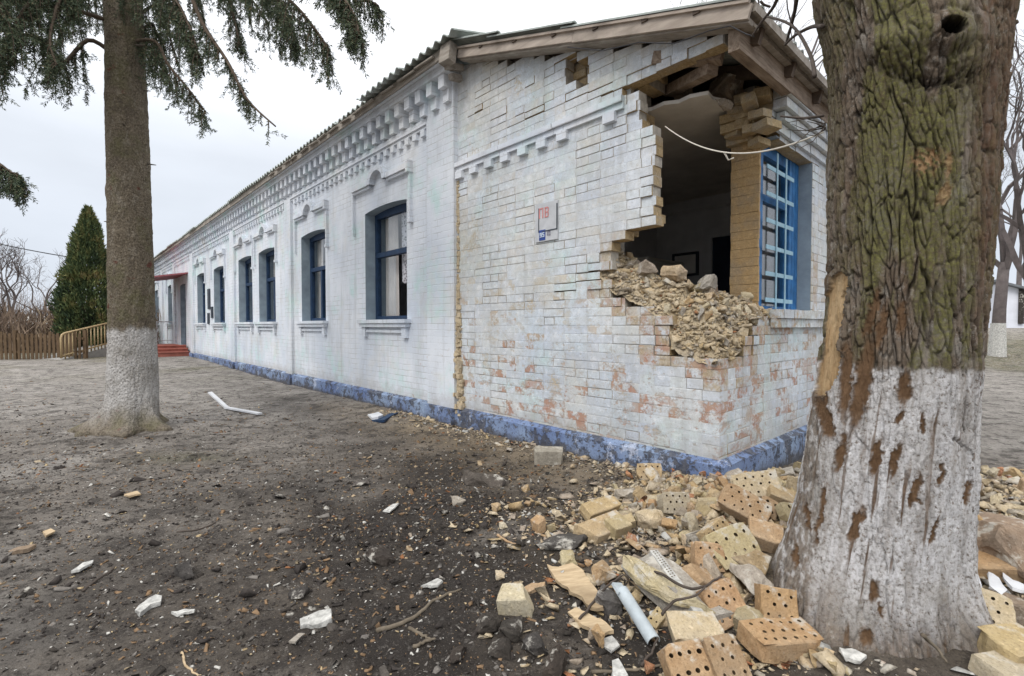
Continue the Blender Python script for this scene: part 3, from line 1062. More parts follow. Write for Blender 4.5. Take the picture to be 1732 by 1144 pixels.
# ---- windows of the long facade
def window(a, b_, za, zb, style, far=False):
    r = .16
    fr_ = MB()
    s0, s1 = r, r + .07
    fw = .065
    top = zb + .035
    fr_.box(s0, s1, a, a + fw, za, top)
    fr_.box(s0, s1, b_ - fw, b_, za, top)
    fr_.box(s0, s1, a + fw, b_ - fw, top - .10, top)
    fr_.box(s0, s1, a + fw, b_ - fw, za, za + .06)
    zt = za + (top - za) * .60
    fr_.box(s0 - .015, s1, a + fw, b_ - fw, zt - .035, zt + .035)
    mid = (a + b_) / 2
    if style != 'broken':
        fr_.box(s0 - .008, s1 - .01, mid - .035, mid + .035, za + .06, zt - .035)
        fr_.box(s0 - .004, s1 - .012, a + fw, a + fw + .035, za + .06, zt - .035)
        fr_.box(s0 - .004, s1 - .012, b_ - fw - .035, b_ - fw, za + .06, zt - .035)
    f = fr_.build('window', M['blue_frame'], bld)
    panes = [(a + fw, b_ - fw, zt + .035, top - .10)]
    if style == 'broken':
        panes = [(mid + .03, b_ - fw, za + .06, zt - .035)] + panes
    else:
        panes += [(a + fw + .035, mid - .035, za + .06, zt - .035), (mid + .035, b_ - fw - .035, za + .06, zt - .035)]
    for (pa, pb, qa, qb) in panes:
        g = MB(); g.box(s0 + .03, s0 + .034, pa, pb, qa, qb)
        g.build('pane', M['glass'], f)

    def cloth(ta, tb, z0, z1, mat, s_, amp, name, seed, ragged=0):
        n, mrows = 26, 8
        V, F = [], []
        rn = random.Random(seed)
        ph = rn.uniform(0, 6)
        hem = [ragged * rn.uniform(0, 1) for _ in range(n + 1)]
        for j in range(mrows + 1):
            for i in range(n + 1):
                u = i / n
                k = j / mrows
                zz = z1 + (z0 + hem[i] * (1) - z1) * k
                V.append((s_ + amp * math.sin(ph + u * 19 + .6 * math.sin(k * 2)) * (.5 + .5 * k), ta + (tb - ta) * u, zz))
        for j in range(mrows):
            for i in range(n):
                q = j * (n + 1) + i
                F.append((q, q + 1, q + n + 2, q + n + 1))
        c_ = np_mesh(name, V, F, mat, f, True)
        return c_
    wd = b_ - a
    if style == 'broken':
        cloth(a + wd * .66, b_ - .03, za - .05, top, M['drape'], .31, .025, 'curtain', 1)
        cloth(a + .05, a + wd * .52, za + .50, top, M['lace'], .285, .012, 'lace_curtain', 2, .08)
    else:
        cloth(a + wd * .74, b_ - .02, za - .02, top, M['drape'], .31, .022, 'curtain', int(a * 10))
        cloth(a + .02, a + wd * .22, za - .02, top, M['drape'], .312, .022, 'curtain', int(a * 7))
        cloth(a + .05, a + wd * .5, za + .75, top, M['lace'], .285, .01, 'lace_curtain', int(a * 3), .05)
    # sill moulding
    s_ = MB()
    s_.box(-.10, .15, a - .10, b_ + .10, za - .045, za + .004)
    s_.box(-.075, .008, a - .07, b_ + .07, za - .10, za - .047)
    s_.box(-.05, .006, a - .04, a + .07, za - .245, za - .102)
    s_.box(-.05, .006, b_ - .07, b_ + .04, za - .245, za - .102)
    s_.box(-.035, .005, a + .07, b_ - .07, za - .178, za - .138)
    s_.build('window_sill', M['wall'], bld)
    # hood moulding: two bars, a half-round in the middle, dropped ends
    h = MB()
    e0, e1 = a - .10, b_ + .32 if style == 'broken' else b_ + .22
    zc = zb + .335
    mid = (e0 + e1) / 2
    R1, R0 = .27, .185
    h.box(-.075, .006, e0, mid - R1 + .02, zc + .03, zc + .10)
    h.box(-.05, .005, e0, mid - R1 + .02, zc - .005, zc + .028)
    h.box(-.075, .006, mid + R1 - .02, e1, zc + .03, zc + .10)
    h.box(-.05, .005, mid + R1 - .02, e1, zc - .005, zc + .028)
    n = 12
    pts = [(mid + math.cos(math.pi * i / n) * R1, zc + .03 + math.sin(math.pi * i / n) * R1 * .85) for i in range(n + 1)]
    pin = [(mid + math.cos(math.pi * i / n) * R0, zc + .03 + math.sin(math.pi * i / n) * R0 * .85) for i in range(n + 1)]
    for i in range(n):
        q = [pts[i], pts[i + 1], pin[i + 1], pin[i]]
        h.add([(-.085, *p) for p in q] + [(.004, *p) for p in q], [(0, 3, 2, 1), (0, 1, 5, 4), (2, 3, 7, 6)])
    h.box(-.08, .007, e0 - .06, e0 - .002, zc - .02, zc + .13)
    h.box(-.045, .004, e0 - .05, e0 - .01, zb - .28, zc - .022)
    h.box(-.06, .006, e0 - .07, e0 + .0, zb - .33, zb - .282)
    h.box(-.045, .004, e1 - .0, e1 + .04, zb - .28, zc + .02)
    h.build('window_hood', M['wall'], bld)


for i, (a, b_) in enumerate(WIN):
    window(a, b_, ZS, ZH, 'broken' if i == 0 else 'whole')
for (a, b_) in FARWIN:
    window(a, b_, ZS, ZH, 'whole')

# entrance door
d = MB()
d.box(.15, .21, DOOR[0] + .06, DOOR[1] - .06, DOOR[2], 2.25)
dr = d.build('door', M['door_dark'], bld)
d = MB()
d.box(.12, .22, DOOR[0], DOOR[0] + .058, DOOR[2], 2.76); d.box(.12, .22, DOOR[1] - .058, DOOR[1], DOOR[2], 2.76)
d.box(.12, .22, DOOR[0] + .058, DOOR[1] - .058, 2.252, 2.32); d.box(.12, .22, DOOR[0] + .058, DOOR[1] - .058, 2.70, 2.76)
d.build('frame', M['blue_reveal'], dr)
d = MB(); d.box(.17, .176, DOOR[0] + .06, DOOR[1] - .06, 2.32, 2.70)
d.build('pane', M['glass'], dr)
d = MB(); d.tube([(.15, 20.02, 1.4), (.10, 20.02, 1.4), (.10, 20.12, 1.4)], .012)
d.build('handle', M['metal_grey'], dr)

# entrance steps, canopy, porch railing
mb = MB()
for i in range(3):
    mb.box(-1.55 + .0 * i, -.062, 18.95 + .28 * i, 22.4, -.2 if i == 0 else .155 + .105 * i, .155 + .105 * (i + 1))
    mb.box(-1.58, -.0625, 18.92 + .28 * i, 18.95 + .28 * i + .27, .155 + .105 * (i + 1) + .001, .155 + .105 * (i + 1) + .03)
mb.build('entrance_steps', M['red_steps'], bld)
cp = MB()
v = [(-1.7, 19.35, 2.78), (-1.7, 22.2, 2.78), (.0, 22.2, 3.12), (.0, 19.35, 3.12)]
cp.add(v + [(p[0], p[1], p[2] - .05) for p in v], [(0, 1, 2, 3), (4, 7, 6, 5), (0, 4, 5, 1), (3, 2, 6, 7), (0, 3, 7, 4), (1, 5, 6, 2)])
cp.box(-1.72, -1.69, 19.33, 22.2, 2.70, 2.79)
cn_ = cp.build('entrance_canopy', M['canopy_red'], bld)
cp = MB()
cp.tube([(-1.55, 19.45, .5), (-1.55, 19.45, 2.6)], .03); cp.tube([(-1.55, 22.0, .5), (-1.55, 22.0, 2.6)], .03)
cp.build('canopy_post', M['rail_grey'], cn_).name = 'canopy_posts'
rl = MB()
for yy in (21.9,):
    for k in range(9):
        rl.tube([(-1.5 + .17 * k, yy, .5), (-1.5 + .17 * k, yy, 1.35)], .011, 5)
    rl.tube([(-1.5, yy, 1.35), (-.14, yy, 1.35)], .022, 6)
    rl.tube([(-1.5, yy, .62), (-.14, yy, .62)], .015, 6)
rl.build('porch_railing', M['rail_grey'], bld)


# ---- roofs
def corr_sheet(mb, o_, du, dv, lu, lv, nrm, amp=.022, per=.15, mat=0, thick=.012):
    """one corrugated slate: u across the waves, v down the slope"""
    n = max(8, int(lu / per * 6))
    du = Vector(du); dv = Vector(dv); nrm = Vector(nrm); o_ = Vector(o_)
    A = []; 
    for j in (0, 1):
        for i in range(n + 1):
            u = lu * i / n
            A.append(o_ + du * u + dv * (lv * j) + nrm * (amp * math.sin(2 * math.pi * u / per)))
    B = [p - nrm * thick for p in A]
    N = len(A)
    F = []
    for i in range(n):
        a, b_, c_, d_ = i, i + 1, n + 1 + i + 1, n + 1 + i
        F += [(a, b_, c_, d_), (N + d_, N + c_, N + b_, N + a), (a, N + a, N + b_, b_), (d_, c_, N + c_, N + d_)]
    F += [(0, n + 1, N + n + 1, N), (n, N + n, N + 2 * n + 1, 2 * n + 1)]
    mb.add(A + B, F, mat)


rf = MB()
rq = random.Random(21)
MSL = .287
ang = math.atan(MSL)
up = Vector((math.cos(ang), 0, math.sin(ang)))
nm = Vector((-math.sin(ang), 0, math.cos(ang)))
t = 2.62
while t < T_FAR:
    wd = 1.1
    for row in range(3):
        jit = rq.uniform(-.02, .03) if row == 0 else 0
        lift = rq.uniform(0, .012) + row * .02
        if row == 0 and t < 8:
            jit += rq.uniform(-.14, .06)
            lift += rq.uniform(0, .05)
        s0 = -.34 + jit + row * 1.35
        z0 = 4.225 + MSL * (s0 + .27)
        corr_sheet(rf, (s0, t, z0 + lift), (0, 1, rq.uniform(-.01, .01)), up, min(wd, T_FAR + .3 - t), 1.5, nm)
    t += wd - .06
# far slope, plain sheets
rf.add([(3.75, 2.7, 5.36), (3.75, T_FAR, 5.36), (7.4, T_FAR, 4.25), (7.4, 2.7, 4.25)], [(0, 1, 2, 3)])
o = rf.build('roof', M['slate'], bld)
lr = MB()
ang2 = math.atan(RSL)
dn = Vector((0, -math.cos(ang2), -math.sin(ang2)))
n2_ = Vector((0, -math.sin(ang2), math.cos(ang2)))
s = -.215
i = 0
while s < 6.6:
    for row, (tt, ll, lf) in enumerate([(1.30, 1.62 + rq.uniform(-.03, .03), .0), (2.25, 1.15, .022), (3.0, .95, .046)]):
        s_0 = s - (.02 * row if i == 0 else 0)
        corr_sheet(lr, (s_0, tt, zroof(tt) + .035 + lf + rq.uniform(0, .006)), (1, 0, rq.uniform(-.006, .006)), dn, 1.1, ll, n2_, .018)
    s += 1.04
    i += 1
o = lr.build('roof', M['slate'], bld)
o['label'] = 'sloping slate roof over the broken end'

# eaves: fascia boards, soffits, rafters, battens
fb = MB()
a = Vector((-.175, -.245, zroof(-.245) - .042)); b_ = Vector((-.175, 2.80, zroof(2.80) - .042))
mid_ = a.lerp(b_, .47)
fb.bar(a, mid_, .024, .088, up=(0, -.3, 1)); fb.bar(mid_ + Vector((.004, .004, .010)), b_, .024, .088, up=(0, -.3, 1))
fb.bar(a + Vector((-.018, 0, .055)), b_ + Vector((-.018, 0, .055)), .03, .02, up=(0, -.3, 1))
o = fb.build('fascia_board', M['wood_peach'], bld)
fb = MB()
fb.bar((-.085, -.23, zroof(-.23) - .078), (-.085, 2.8, zroof(2.8) - .078), .16, .018, up=(0, -.3, 1))
fb.bar((-.13, -.23, zroof(-.23) - .095), (-.13, 2.8, zroof(2.8) - .095), .06, .014, up=(0, -.3, 1))
fb.build('soffit_board', M['wood_grey'], bld)
fb = MB()
fb.box(-.285, -.262, 2.80, T_FAR, 4.10, 4.20)
fb.box(-.262, -.236, 2.80, T_FAR, 4.168, 4.19)
fb.obox((-.27, 2.86, 4.1), (.10, .16, .20), (0, .15, .1))
fb.obox((-.16, 2.90, 4.02), (.22, .07, .06), (.1, -.25, 0))
fb.obox((-.12, 2.93, 3.93), (.16, .06, .06), (-.1, -.2, .1))
for k in range(14):
    tt = 3.3 + k * .42
    fb.obox((-.25, tt + rq.uniform(-.08, .08), 4.165), (.16, rq.uniform(.25, .38), .016), (rq.uniform(-.06, .06), rq.uniform(-.25, -.05), 0))
fb.build('eave_boards', M['wood_grey'], bld)
fb = MB()
for s in (.12, .75, 1.4, 2.1, 2.9, 3.8, 5):
    fb.bar((s, -.2, zroof(-.2) - .075), (s, 2.9, zroof(2.9) - .075), .05, .10)
for tt in (.1, .5, .95, 1.4, 1.9, 2.4):
    fb.bar((-.2, tt, zroof(tt) + .0), (6.4, tt, zroof(tt) + .0), .05, .03)
fb.build('rafters', M['wood_dark'], bld)
# front eave: sagging beam, batten and soffit boards
fb = MB()
b0, b1 = Vector((-.075, -.10, 3.105)), Vector((3.2, -.10, 3.17))
fb.bar(b0, b1, .075, .195)
o = fb.build('eave_beam', M['wood_beam'], bld)
o['label'] = 'sagging old timber beam hanging over the broken corner'
fb = MB()
fb.bar((.05, -.165, 3.175), (3.2, -.165, 3.225), .045, .035)
fb.bar((-.12, -.19, 3.215), (6.4, -.19, 3.215), .11, .018)
fb.bar((-.15, -.255, 3.19), (6.4, -.255, 3.19), .02, .06)
fb.build('eave_battens', M['wood_grey'], bld)
fb = MB()
fb.obox((.10, .32, 3.19), (.10, .50, .09), (R(12), 0, .3))
fb.obox((.32, .42, 3.13), (.09, .6, .08), (R(10), 0, -.5))
fb.build('broken_rafter', M['wood_beam'], bld).name = 'broken_rafters'

# ---- inside: floor, ceiling with torn corner, room walls
mb = MB()
mb.box(.39, 6.4, .39, 2.49, .30, .42)
mb.box(.39, 6.2, 3.1, T_FAR - .4, .30, .42)
mb.build('interior_floor', M['floor_in'], bld)
cpoly = [(3.3, .30), (1.5, .30), (.90, .25), (.74, .30), (.60, .27), (.50, .31), (.38, .29), (.33, .42), (.35, .52), (.29, .62), (.31, .74), (.26, .85), (.26, 2.49), (3.3, 2.49)]
mb = MB(); mb.prism(cpoly, 'z', 3.0, 3.03)
cl = mb.build('ceiling', M['plaster_in'], bld, recalc=True)
mb = MB()
for k in range(14):
    tt = .34 + k * .155
    e0 = .30 + rq.uniform(-.05, .07) if k > 1 else .42 + rq.uniform(0, .1)
    mb.box(e0, 3.3, tt, tt + .14, 3.032, 3.06)
mb.build('ceiling_boards', M['wood_dark'], bld)
mb = MB()
mb.box(.385, 6.4, 2.50, 2.95, .3, 4.2)                     # gable wall of the main block
mb.box(.39, 6.6, 2.951, 3.059, 4.0, 4.24)
mb.build('partition', M['plaster_dim'], bld)
mb = MB()
mb.box(3.3, 3.42, .385, .80, .42, 2.999); mb.box(3.3, 3.42, 1.64, 2.499, .42, 2.999); mb.box(3.3, 3.42, .80, 1.64, 2.42, 2.999)
mb.build('partition', M['plaster_dim'], bld)
mb = MB(); mb.box(3.33, 3.38, .80, 1.64, .42, 2.42)
mb.build('door', M['door_dark'], bld)['label'] = 'dark inner door of the exposed room'
mb = MB()
mb.tube([(3.27, .5, 2.83), (3.27, 2.45, 2.83)], .018, 6); mb.tube([(.4, 2.47, 2.83), (3.27, 2.47, 2.83)], .018, 6)
mb.build('interior_pipe', M['plaster_dim'], bld)
mb = MB()
mb.box(.38, 6.6, 3.06, T_FAR, 3.30, 3.36)
mb.box(3.6, 3.7, 3.06, T_FAR - .4, .42, 3.3)
for tt in (6.1, 8.9, 13, 18.4, 22):
    mb.box(.39, 3.6, tt, tt + .12, .42, 3.3)
mb.build('interior_wall', M['plaster_dim'], bld).name = 'interior_walls'
mb = MB()
mb.box(6.6, 6.98, .0, T_FAR, -.2, 4.2); mb.box(.0, 6.98, T_FAR, T_FAR + .38, -.2, 4.25)
mb.build('rear_wall', M['wall'], bld)

# ---- barred window in the front face
W0, W1, WZ0, WZ1 = .985, 1.895, 1.30, 2.755
fr_ = MB()
n0 = .13
fr_.box(W0, W0 + .07, n0, n0 + .06, WZ0, WZ1)
fr_.box(W1 - .25, W1, n0, n0 + .06, WZ0, WZ1)
fr_.box(W0 + .07, W1 - .25, n0, n0 + .06, WZ1 - .10, WZ1)
fr_.box(W0 + .07, W1 - .25, n0, n0 + .06, WZ0, WZ0 + .07)
fr_.box(W0 + .07, W1 - .25, n0 + .01, n0 + .05, 2.27, 2.33)
for k in range(3):
    fr_.box(W1 - .245 + k * .082, W1 - .245 + k * .082 + .074, n0 - .012, n0, WZ0 + .02, WZ1 - .02)
fw_ = fr_.build('window', M['blue_bright'], bld)
fw_['label'] = 'bright blue window behind a pale blue grille'
g = MB(); g.box(W0 + .07, W1 - .25, n0 + .035, n0 + .039, WZ0 + .07, WZ1 - .10)
g.build('pane', M['glass'], fw_)
g = MB()
for k in range(1, 3):
    x = W0 + .05 + (W1 - .27 - W0) * k / 3
    g.box(x - .014, x + .014, n0 - .05, n0 - .044, WZ0 + .03, WZ1 - .06)
for k in range(6):
    z = WZ0 + .12 + k * .225
    g.box(W0 + .05, W1 - .22, n0 - .043, n0 - .036, z - .018, z + .018)
g.build('grille', M['blue_grille'], fw_)
rs0 = random.Random(77)
g = MB()
z = WZ0 - .05
while z < WZ1 + .02:
    g.obox((W0 - .016 + rs0.uniform(-.002, .002), .24, z + .037), (.028, .235 + rs0.uniform(-.01, .006), .0735), (0, 0, rs0.uniform(-.012, .012)))
    z += .076
g.box(W0 - .002, W0 + .03, n0 + .062, .36, WZ0 + .02, WZ1)
o = g.build('window_jamb', M['jamb'], fw_)
o['label'] = 'raw ochre brick jamb of the window, laid bare'
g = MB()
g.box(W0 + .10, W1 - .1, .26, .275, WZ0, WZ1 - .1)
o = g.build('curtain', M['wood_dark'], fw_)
# reveals (painted plaster skin)
g = MB()
g.box(W1 + .002, W1 + .008, .004, n0, WZ0, WZ1); g.box(W0 + .0, W1 + .008, .006, n0, WZ1 + .001, WZ1 + .008)
g.box(W1 + .002, W1 + .008, n0 + .06, .38, WZ0, WZ1)
g.build('window_reveal', M['blue_reveal'], bld)
# brick sill and cornice on the front face
g = MB()
rs = random.Random(6)
x = .90
while x < 2.3:
    g.cur = rs.random()
    g.box(x + .003, x + .117, -.065 + rs.uniform(-.004, .004), .12, 1.262, 1.335 + rs.uniform(-.006, .004))
    g.box(x + .003, x + .117, -.045, -.001, 1.185, 1.259)
    x += .12
g.build('window_sill', M['wall_brick_front'], bld, attr=True)
g = MB()
for k, (zz, pj) in enumerate([(2.78, .03), (2.86, .07), (2.94, .10), (3.02, .13)]):
    x = .90 + rs.uniform(-.08, .08) + (.07 if k == 0 else 0)
    while x < 6.5:
        g.cur = rs.random()
        g.box(x + .004, x + .256, -pj + rs.uniform(-.004, .004), .0, zz + .003, zz + .074)
        x += .26
o = g.build('cornice', M['wall_brick_front'], bld, attr=True)
# torn brick stub over the window
g = MB()
for (sx, ty, zz) in [(.84, .02, 2.80), (.80, .16, 2.80), (.88, .27, 2.80), (.76, .05, 2.885), (.84, .2, 2.885), (.70, .1, 2.97), (.80, .26, 2.965), (.84, .06, 3.05), (.80, .22, 3.05), (.90, .12, 2.72)]:
    g.cur = rs.random()
    g.obox((sx + rs.uniform(-.03, .05), ty, zz + rs.uniform(-.008, .008)), (rs.uniform(.13, .25), rs.uniform(.10, .13), rs.uniform(.055, .07)), (rs.uniform(-.16, .16), rs.uniform(-.14, .14), rs.uniform(-.4, .4)))
o = g.build('brick_stub', M['ochre'], bld)

# ---- the wall sign beside the hole (hangs on the wall: its own thing)
sg = empty('wall_sign', bw(-.012, 1.65, 2.17), AZ)
tag(sg, 'small grey painted sign with faded red letters and a blue square', 'sign')
W_, H_ = .285, .355
g = MB(); g.box(-.004, .012, -W_ / 2, W_ / 2, -H_ / 2, H_ / 2)
g.build('plate', M['sign_plate'], sg)
g = MB()
g.box(-.009, -.004, -W_ / 2, -W_ / 2 + .012, -.09, H_ / 2 - .03); g.box(-.008, -.004, W_ / 2 - .05, W_ / 2 - .042, -.09, H_ / 2 - .04)
g.box(-.008, -.004, -W_ / 2 + .0125, W_ / 2 - .09, -.09, -.08)
g.build('border', M['plaque'], sg)
g = MB(); g.box(-.007, -.004, .01, W_ / 2 - .052, -H_ / 2 + .01, -.07)
g.build('blue_square', M['sign_blue'], sg)


def letters(mb, strokes, y_left, z0, w_, h_, th, d=-.0085):
    """strokes in a unit box (0..1 across, 0..1 up); across runs right on the wall = -t"""
    for (x0, y0, x1, y1) in strokes:
        a, b_ = y_left - x0 * w_, y_left - x1 * w_
        mb.box(d, d + .004, min(a, b_) - th / 2, max(a, b_) + th / 2, z0 + min(y0, y1) * h_ - th / 2, z0 + max(y0, y1) * h_ + th / 2)


PE = [(0, 0, 0, 1), (1, 0, 1, 1), (.12, 1, .88, 1)]
VE = [(0, 0, 0, 1), (.12, 1, .8, 1), (.12, .5, .8, .5), (.12, 0, .8, 0), (1, .62, 1, .9), (1, .1, 1, .38)]
D5 = [(0, 1, 1, 1), (0, .5, 0, .88), (.12, .5, .88, .5), (1, .12, 1, .38), (0, 0, .9, 0)]
D9 = [(0, 1, 1, 1), (0, .5, 0, .88), (1, .1, 1, .9), (.1, .5, .9, .5), (0, 0, 1, 0)]
D1 = [(.5, 0, .5, 1)]
D0 = [(0, 0, 0, 1), (1, 0, 1, 1), (.15, 1, .85, 1), (.15, 0, .85, 0)]
g = MB(); letters(g, PE, .085, .045, .042, .085, .012); letters(g, VE, .012, .045, .038, .085, .011)
g.build('lettering', M['sign_red'], sg)
g = MB(); letters(g, D9, .085 - .01, -.135, .018, .035, .0075, -.0105); letters(g, D5, .042, -.135, .018, .035, .0075, -.0105)
g.build('numerals', M['sign_white'], sg)
g = MB(); letters(g, D1, -.01, -.13, .014, .035, .006); letters(g, D0, -.035, -.13, .016, .035, .006)
g.build('numerals', M['sign_dark'], sg)

# three dark plaques beside the entrance
for (tt, zz, w_, h_, lab) in [(15.95, 2.02, .30, .62, 'tall narrow dark plaque on the white wall between two far windows'), (16.05, 1.42, .24, .34, 'lowest small dark plaque on the far white wall'),
                              (15.55, 1.60, .24, .34, 'small dark plaque just below and beside the tall narrow one')]:
    g = MB(); g.box(-.03, -.001, -w_ / 2, w_ / 2, -h_ / 2, h_ / 2)
    g.box(-.034, -.0301, -w_ / 2 + .02, w_ / 2 - .02, -h_ / 2 + .02, h_ / 2 - .02)
    o = g.build('plaque', M['plaque']); o.location = bw(0, tt, zz); o.rotation_euler = (0, 0, AZ)
    tag(o, lab, 'plaque')

# things in the exposed room
wr = empty('cupboard', bw(2.55, 2.17, .42), AZ)
tag(wr, 'pale cupboard standing in the dark exposed room', 'cupboard')
g = MB(); g.box(-.42, .42, -.26, .26, 0, 1.62); g.box(-.44, .44, -.28, .28, 1.621, 1.65)
g.build('carcass', M['plaster_in'], wr)
for k in (-1, 1):
    g = MB(); g.box(min(0, k * .415) + .003, max(0, k * .415) - .003, -.278, -.262, .06, 1.6)
    dd = g.build('door', M['plaster_in'], wr)
    g = MB(); g.box(k * .04 - .008, k * .04 + .008, -.295, -.279, .8, .92); g.build('handle', M['metal_grey'], dd)
pc = empty('picture', bw(3.285, 2.02, 2.08), AZ)
tag(pc, 'dark framed picture hanging on the wall of the exposed room', 'picture')
g = MB()
for (a, b_, c_, d_) in [(-.2, -.165, -.17, .17), (.165, .2, -.17, .17), (-.165, .165, .135, .17), (-.165, .165, -.17, -.135)]:
    g.box(-.02, .012, a, b_, c_, d_)
g.build('frame', M['plaque'], pc)
g = MB(); g.box(-.004, .008, -.165, .165, -.135, .135); g.build('print', M['plaster_in'], pc)

# white cable drooping across the hole, from the broken wall edge to the maple
pts = []
A, B_, C_ = at(1125, 214, 3.75), at(1225, 258, 3.0), at(1392, 224, 2.05)
for i in range(25):
    u = i / 24
    pts.append((1 - u) ** 2 * A + 2 * u * (1 - u) * (B_ * 2 - (A + C_) / 2) + u * u * C_)
g = MB(); g.tube(pts, .0043, 6)
g.tube([pts[12], pts[12] + Vector((.02, -.01, -.05)), pts[12] + Vector((.05, -.02, -.04))], .005, 5)
tag(g.build('hanging_cable', M['cable_white'], smooth=True), 'loose white cable sagging across the blast hole', 'cable')
# dark wire along the rake
g = MB()
q = [(960, 80), (1020, 86), (1080, 72), (1140, 74), (1200, 52), (1235, 44), (1262, 58), (1275, 62)]
P = []
for i, (x, y) in enumerate(q):
    t_, z_ = fac(x, y, -.22)
    P.append(bw(-.22, t_, z_))
g.tube(P, .004, 5)
tag(g.build('loose_wire', M['cable_dark'], smooth=True), 'thin dark wire hanging loose along the gable fascia', 'wire')
# overhead service line on the left
A, B_ = Vector((-30, 22, 7.9)), at(262, 452, 19.0)
P = []
A = at(-160, 372, 17.0)
for i in range(21):
    u = i / 20
    p = A.lerp(B_, u); p.z -= 1.0 * u * (1 - u)
    P.append(p)
g = MB(); g.tube(P, .018, 5)
tag(g.build('overhead_cable', M['cable_dark'], smooth=True), 'dark overhead cable running to the far end of the school', 'cable')

M['stub'] = simple('dead stub wood', (.12, .10, .08))
# ================================================================== SPRUCE on the left
spx, spy = -4.26, 5.49
spr = empty('spruce_tree', (spx, spy, gz(spx, spy, False)))
tag(spr, 'tall spruce with a straight trunk whitewashed at the foot and drooping needle boughs', 'tree')
nth, nz = 220, 420
th = np.linspace(0, 2 * np.pi, nth, endpoint=False)
zz = np.concatenate([np.linspace(-.15, 6.4, 360), np.linspace(6.5, 13, 60)])
TH, ZZ = np.meshgrid(th, zz)
r = .230 - .0125 * ZZ
r = r + .010 * np.exp(-((ZZ - .5) / .4) ** 2)
fl = np.exp(-np.clip(ZZ - .02, 0, None) / .105)
roots = sum(a * np.clip(np.cos(TH - ph), 0, 1) ** pw for a, ph, pw in [(.36, math.radians(196), 26), (.16, math.radians(262), 22), (.27, math.radians(-14), 22), (.20, math.radians(-58), 24), (.22, math.radians(90), 6), (.26, math.radians(228), 26), (.2, math.radians(150), 8), (.12, math.radians(290), 30)])
r = r + fl * (.02 + roots * .95) * (1 + .35 * fbm(np.cos(TH) * 5, np.sin(TH) * 5, ZZ * 6, oct=3))
r = r + .012 * fbm(np.cos(TH) * 2.2, np.sin(TH) * 2.2, ZZ * 1.6, oct=3)
vor = fbm(np.cos(TH) * 9, np.sin(TH) * 9, ZZ * 9, oct=4, gain=.65)
r = r + .014 * vor * (1 - .4 * fl)
for (kz, ka, kr) in [(3.05, -95, .022), (3.62, -120, .02), (2.1, -80, .018), (4.3, -75, .02), (1.75, -130, .015), (2.6, -150, .018)]:
    dk = np.hypot((TH - math.radians(ka % 360)) * .2, ZZ - kz)
    r = r + kr * np.exp(-(dk / .06) ** 2) - kr * 1.2 * np.exp(-(dk / .02) ** 2)
cx_ = .0 * (ZZ / 5.0) + .012 * np.sin(ZZ * .9)
X = cx_ + r * np.cos(TH); Y = r * np.sin(TH)
V = np.stack([X.ravel(), Y.ravel(), ZZ.ravel()], 1)
idx = np.arange(nth * len(zz)).reshape(len(zz), nth)
F = np.stack([idx[:-1], np.roll(idx[:-1], -1, 1), np.roll(idx[1:], -1, 1), idx[1:]], -1).reshape(-1, 4)
ww = sstep(-(ZZ + .10 * fbm(np.cos(TH) * 2, np.sin(TH) * 2, ZZ * 2 + 3, oct=3)), -1.13, -1.06).ravel()
ww = ww * (.05 + .95 * sstep(ZZ.ravel() + .10 * fbm(np.cos(TH) * 3, np.sin(TH) * 3, ZZ * 3, oct=3).ravel(), .02, .38))
b = NB('spruce bark', .95)
n1 = b.voro(48, 'F1', b.map(scale=(1, 1, .7)))
n2 = b.noise(62, 6, .8)
n3 = b.noise(4, 4, .6)
c = b.mix(b.rng(n2, .35, .68), (.075, .060, .042), (.31, .255, .185))
c = b.mix(b.math('MULTIPLY', b.rng(n3, .48, .65), .55), c, (.14, .135, .06))
c = b.mix(b.rng(n1, .0, .35, .35, 0), c, (.26, .23, .195))
c = b.mix(b.math('MULTIPLY', b.rng(b.noise(9, 6, .75, b.map(loc=(3, 3, 3), scale=(1, 1, .6))), .52, .64), .65), c, (.10, .08, .062))
c = b.mix(b.math('MULTIPLY', b.rng(b.noise(12, 6, .75, b.map(loc=(8, 3, 1), scale=(1, 1, .6))), .54, .66), .6), c, (.34, .30, .24))
c = b.mix(b.rng(b.noise(7, 3), .66, .72), c, (.15, .07, .05))
wm = b.math('MULTIPLY', b.attr('white'), b.rng(n2, .37, .47))
c = b.mix(b.math('MULTIPLY', wm, .9), c, b.mix(b.rng(n3, .35, .65), (.66, .64, .62), (.40, .375, .35)))
M['spruce_bark'] = b.done(c, b.bump(b.math('ADD', b.math('MULTIPLY', n2, 1), b.math('MULTIPLY', n1, 1.0)), .9, .02))
np_mesh('trunk', V, F, M['spruce_bark'], spr, True, {'white': ww})

for (kz, ka, kl) in [(2.95, 10, .07), (3.9, 170, .06), (3.3, -60, .05), (4.2, -20, .12), (2.3, 185, .04), (3.75, 5, .05)]:
    a = math.radians(ka); g = MB(); r_ = .243 - .0141 * kz - .02
    p = Vector((math.cos(a) * r_, math.sin(a) * r_, kz)); d_ = Vector((math.cos(a), math.sin(a), -.25))
    g.tube([p, p + d_ * kl * .6, p + d_ * (kl + .03) + Vector((0, 0, .01))], [.012, .008, .004], 6)
    g.build('branch_stub', M['stub'], spr)

# needles: thin blades round hanging twigs
b = NB('spruce needles', .7)
rn = b.attr('rnd')
c = b.ramp(rn, [(0, (.040, .060, .040)), (.45, (.085, .112, .066)), (.8, (.15, .16, .085)), (1, (.26, .20, .12))])
M['needles'] = b.done(c)
M['spruce_twig'] = simple('spruce twig bark', (.10, .075, .055), .95, .3, 20, .3)


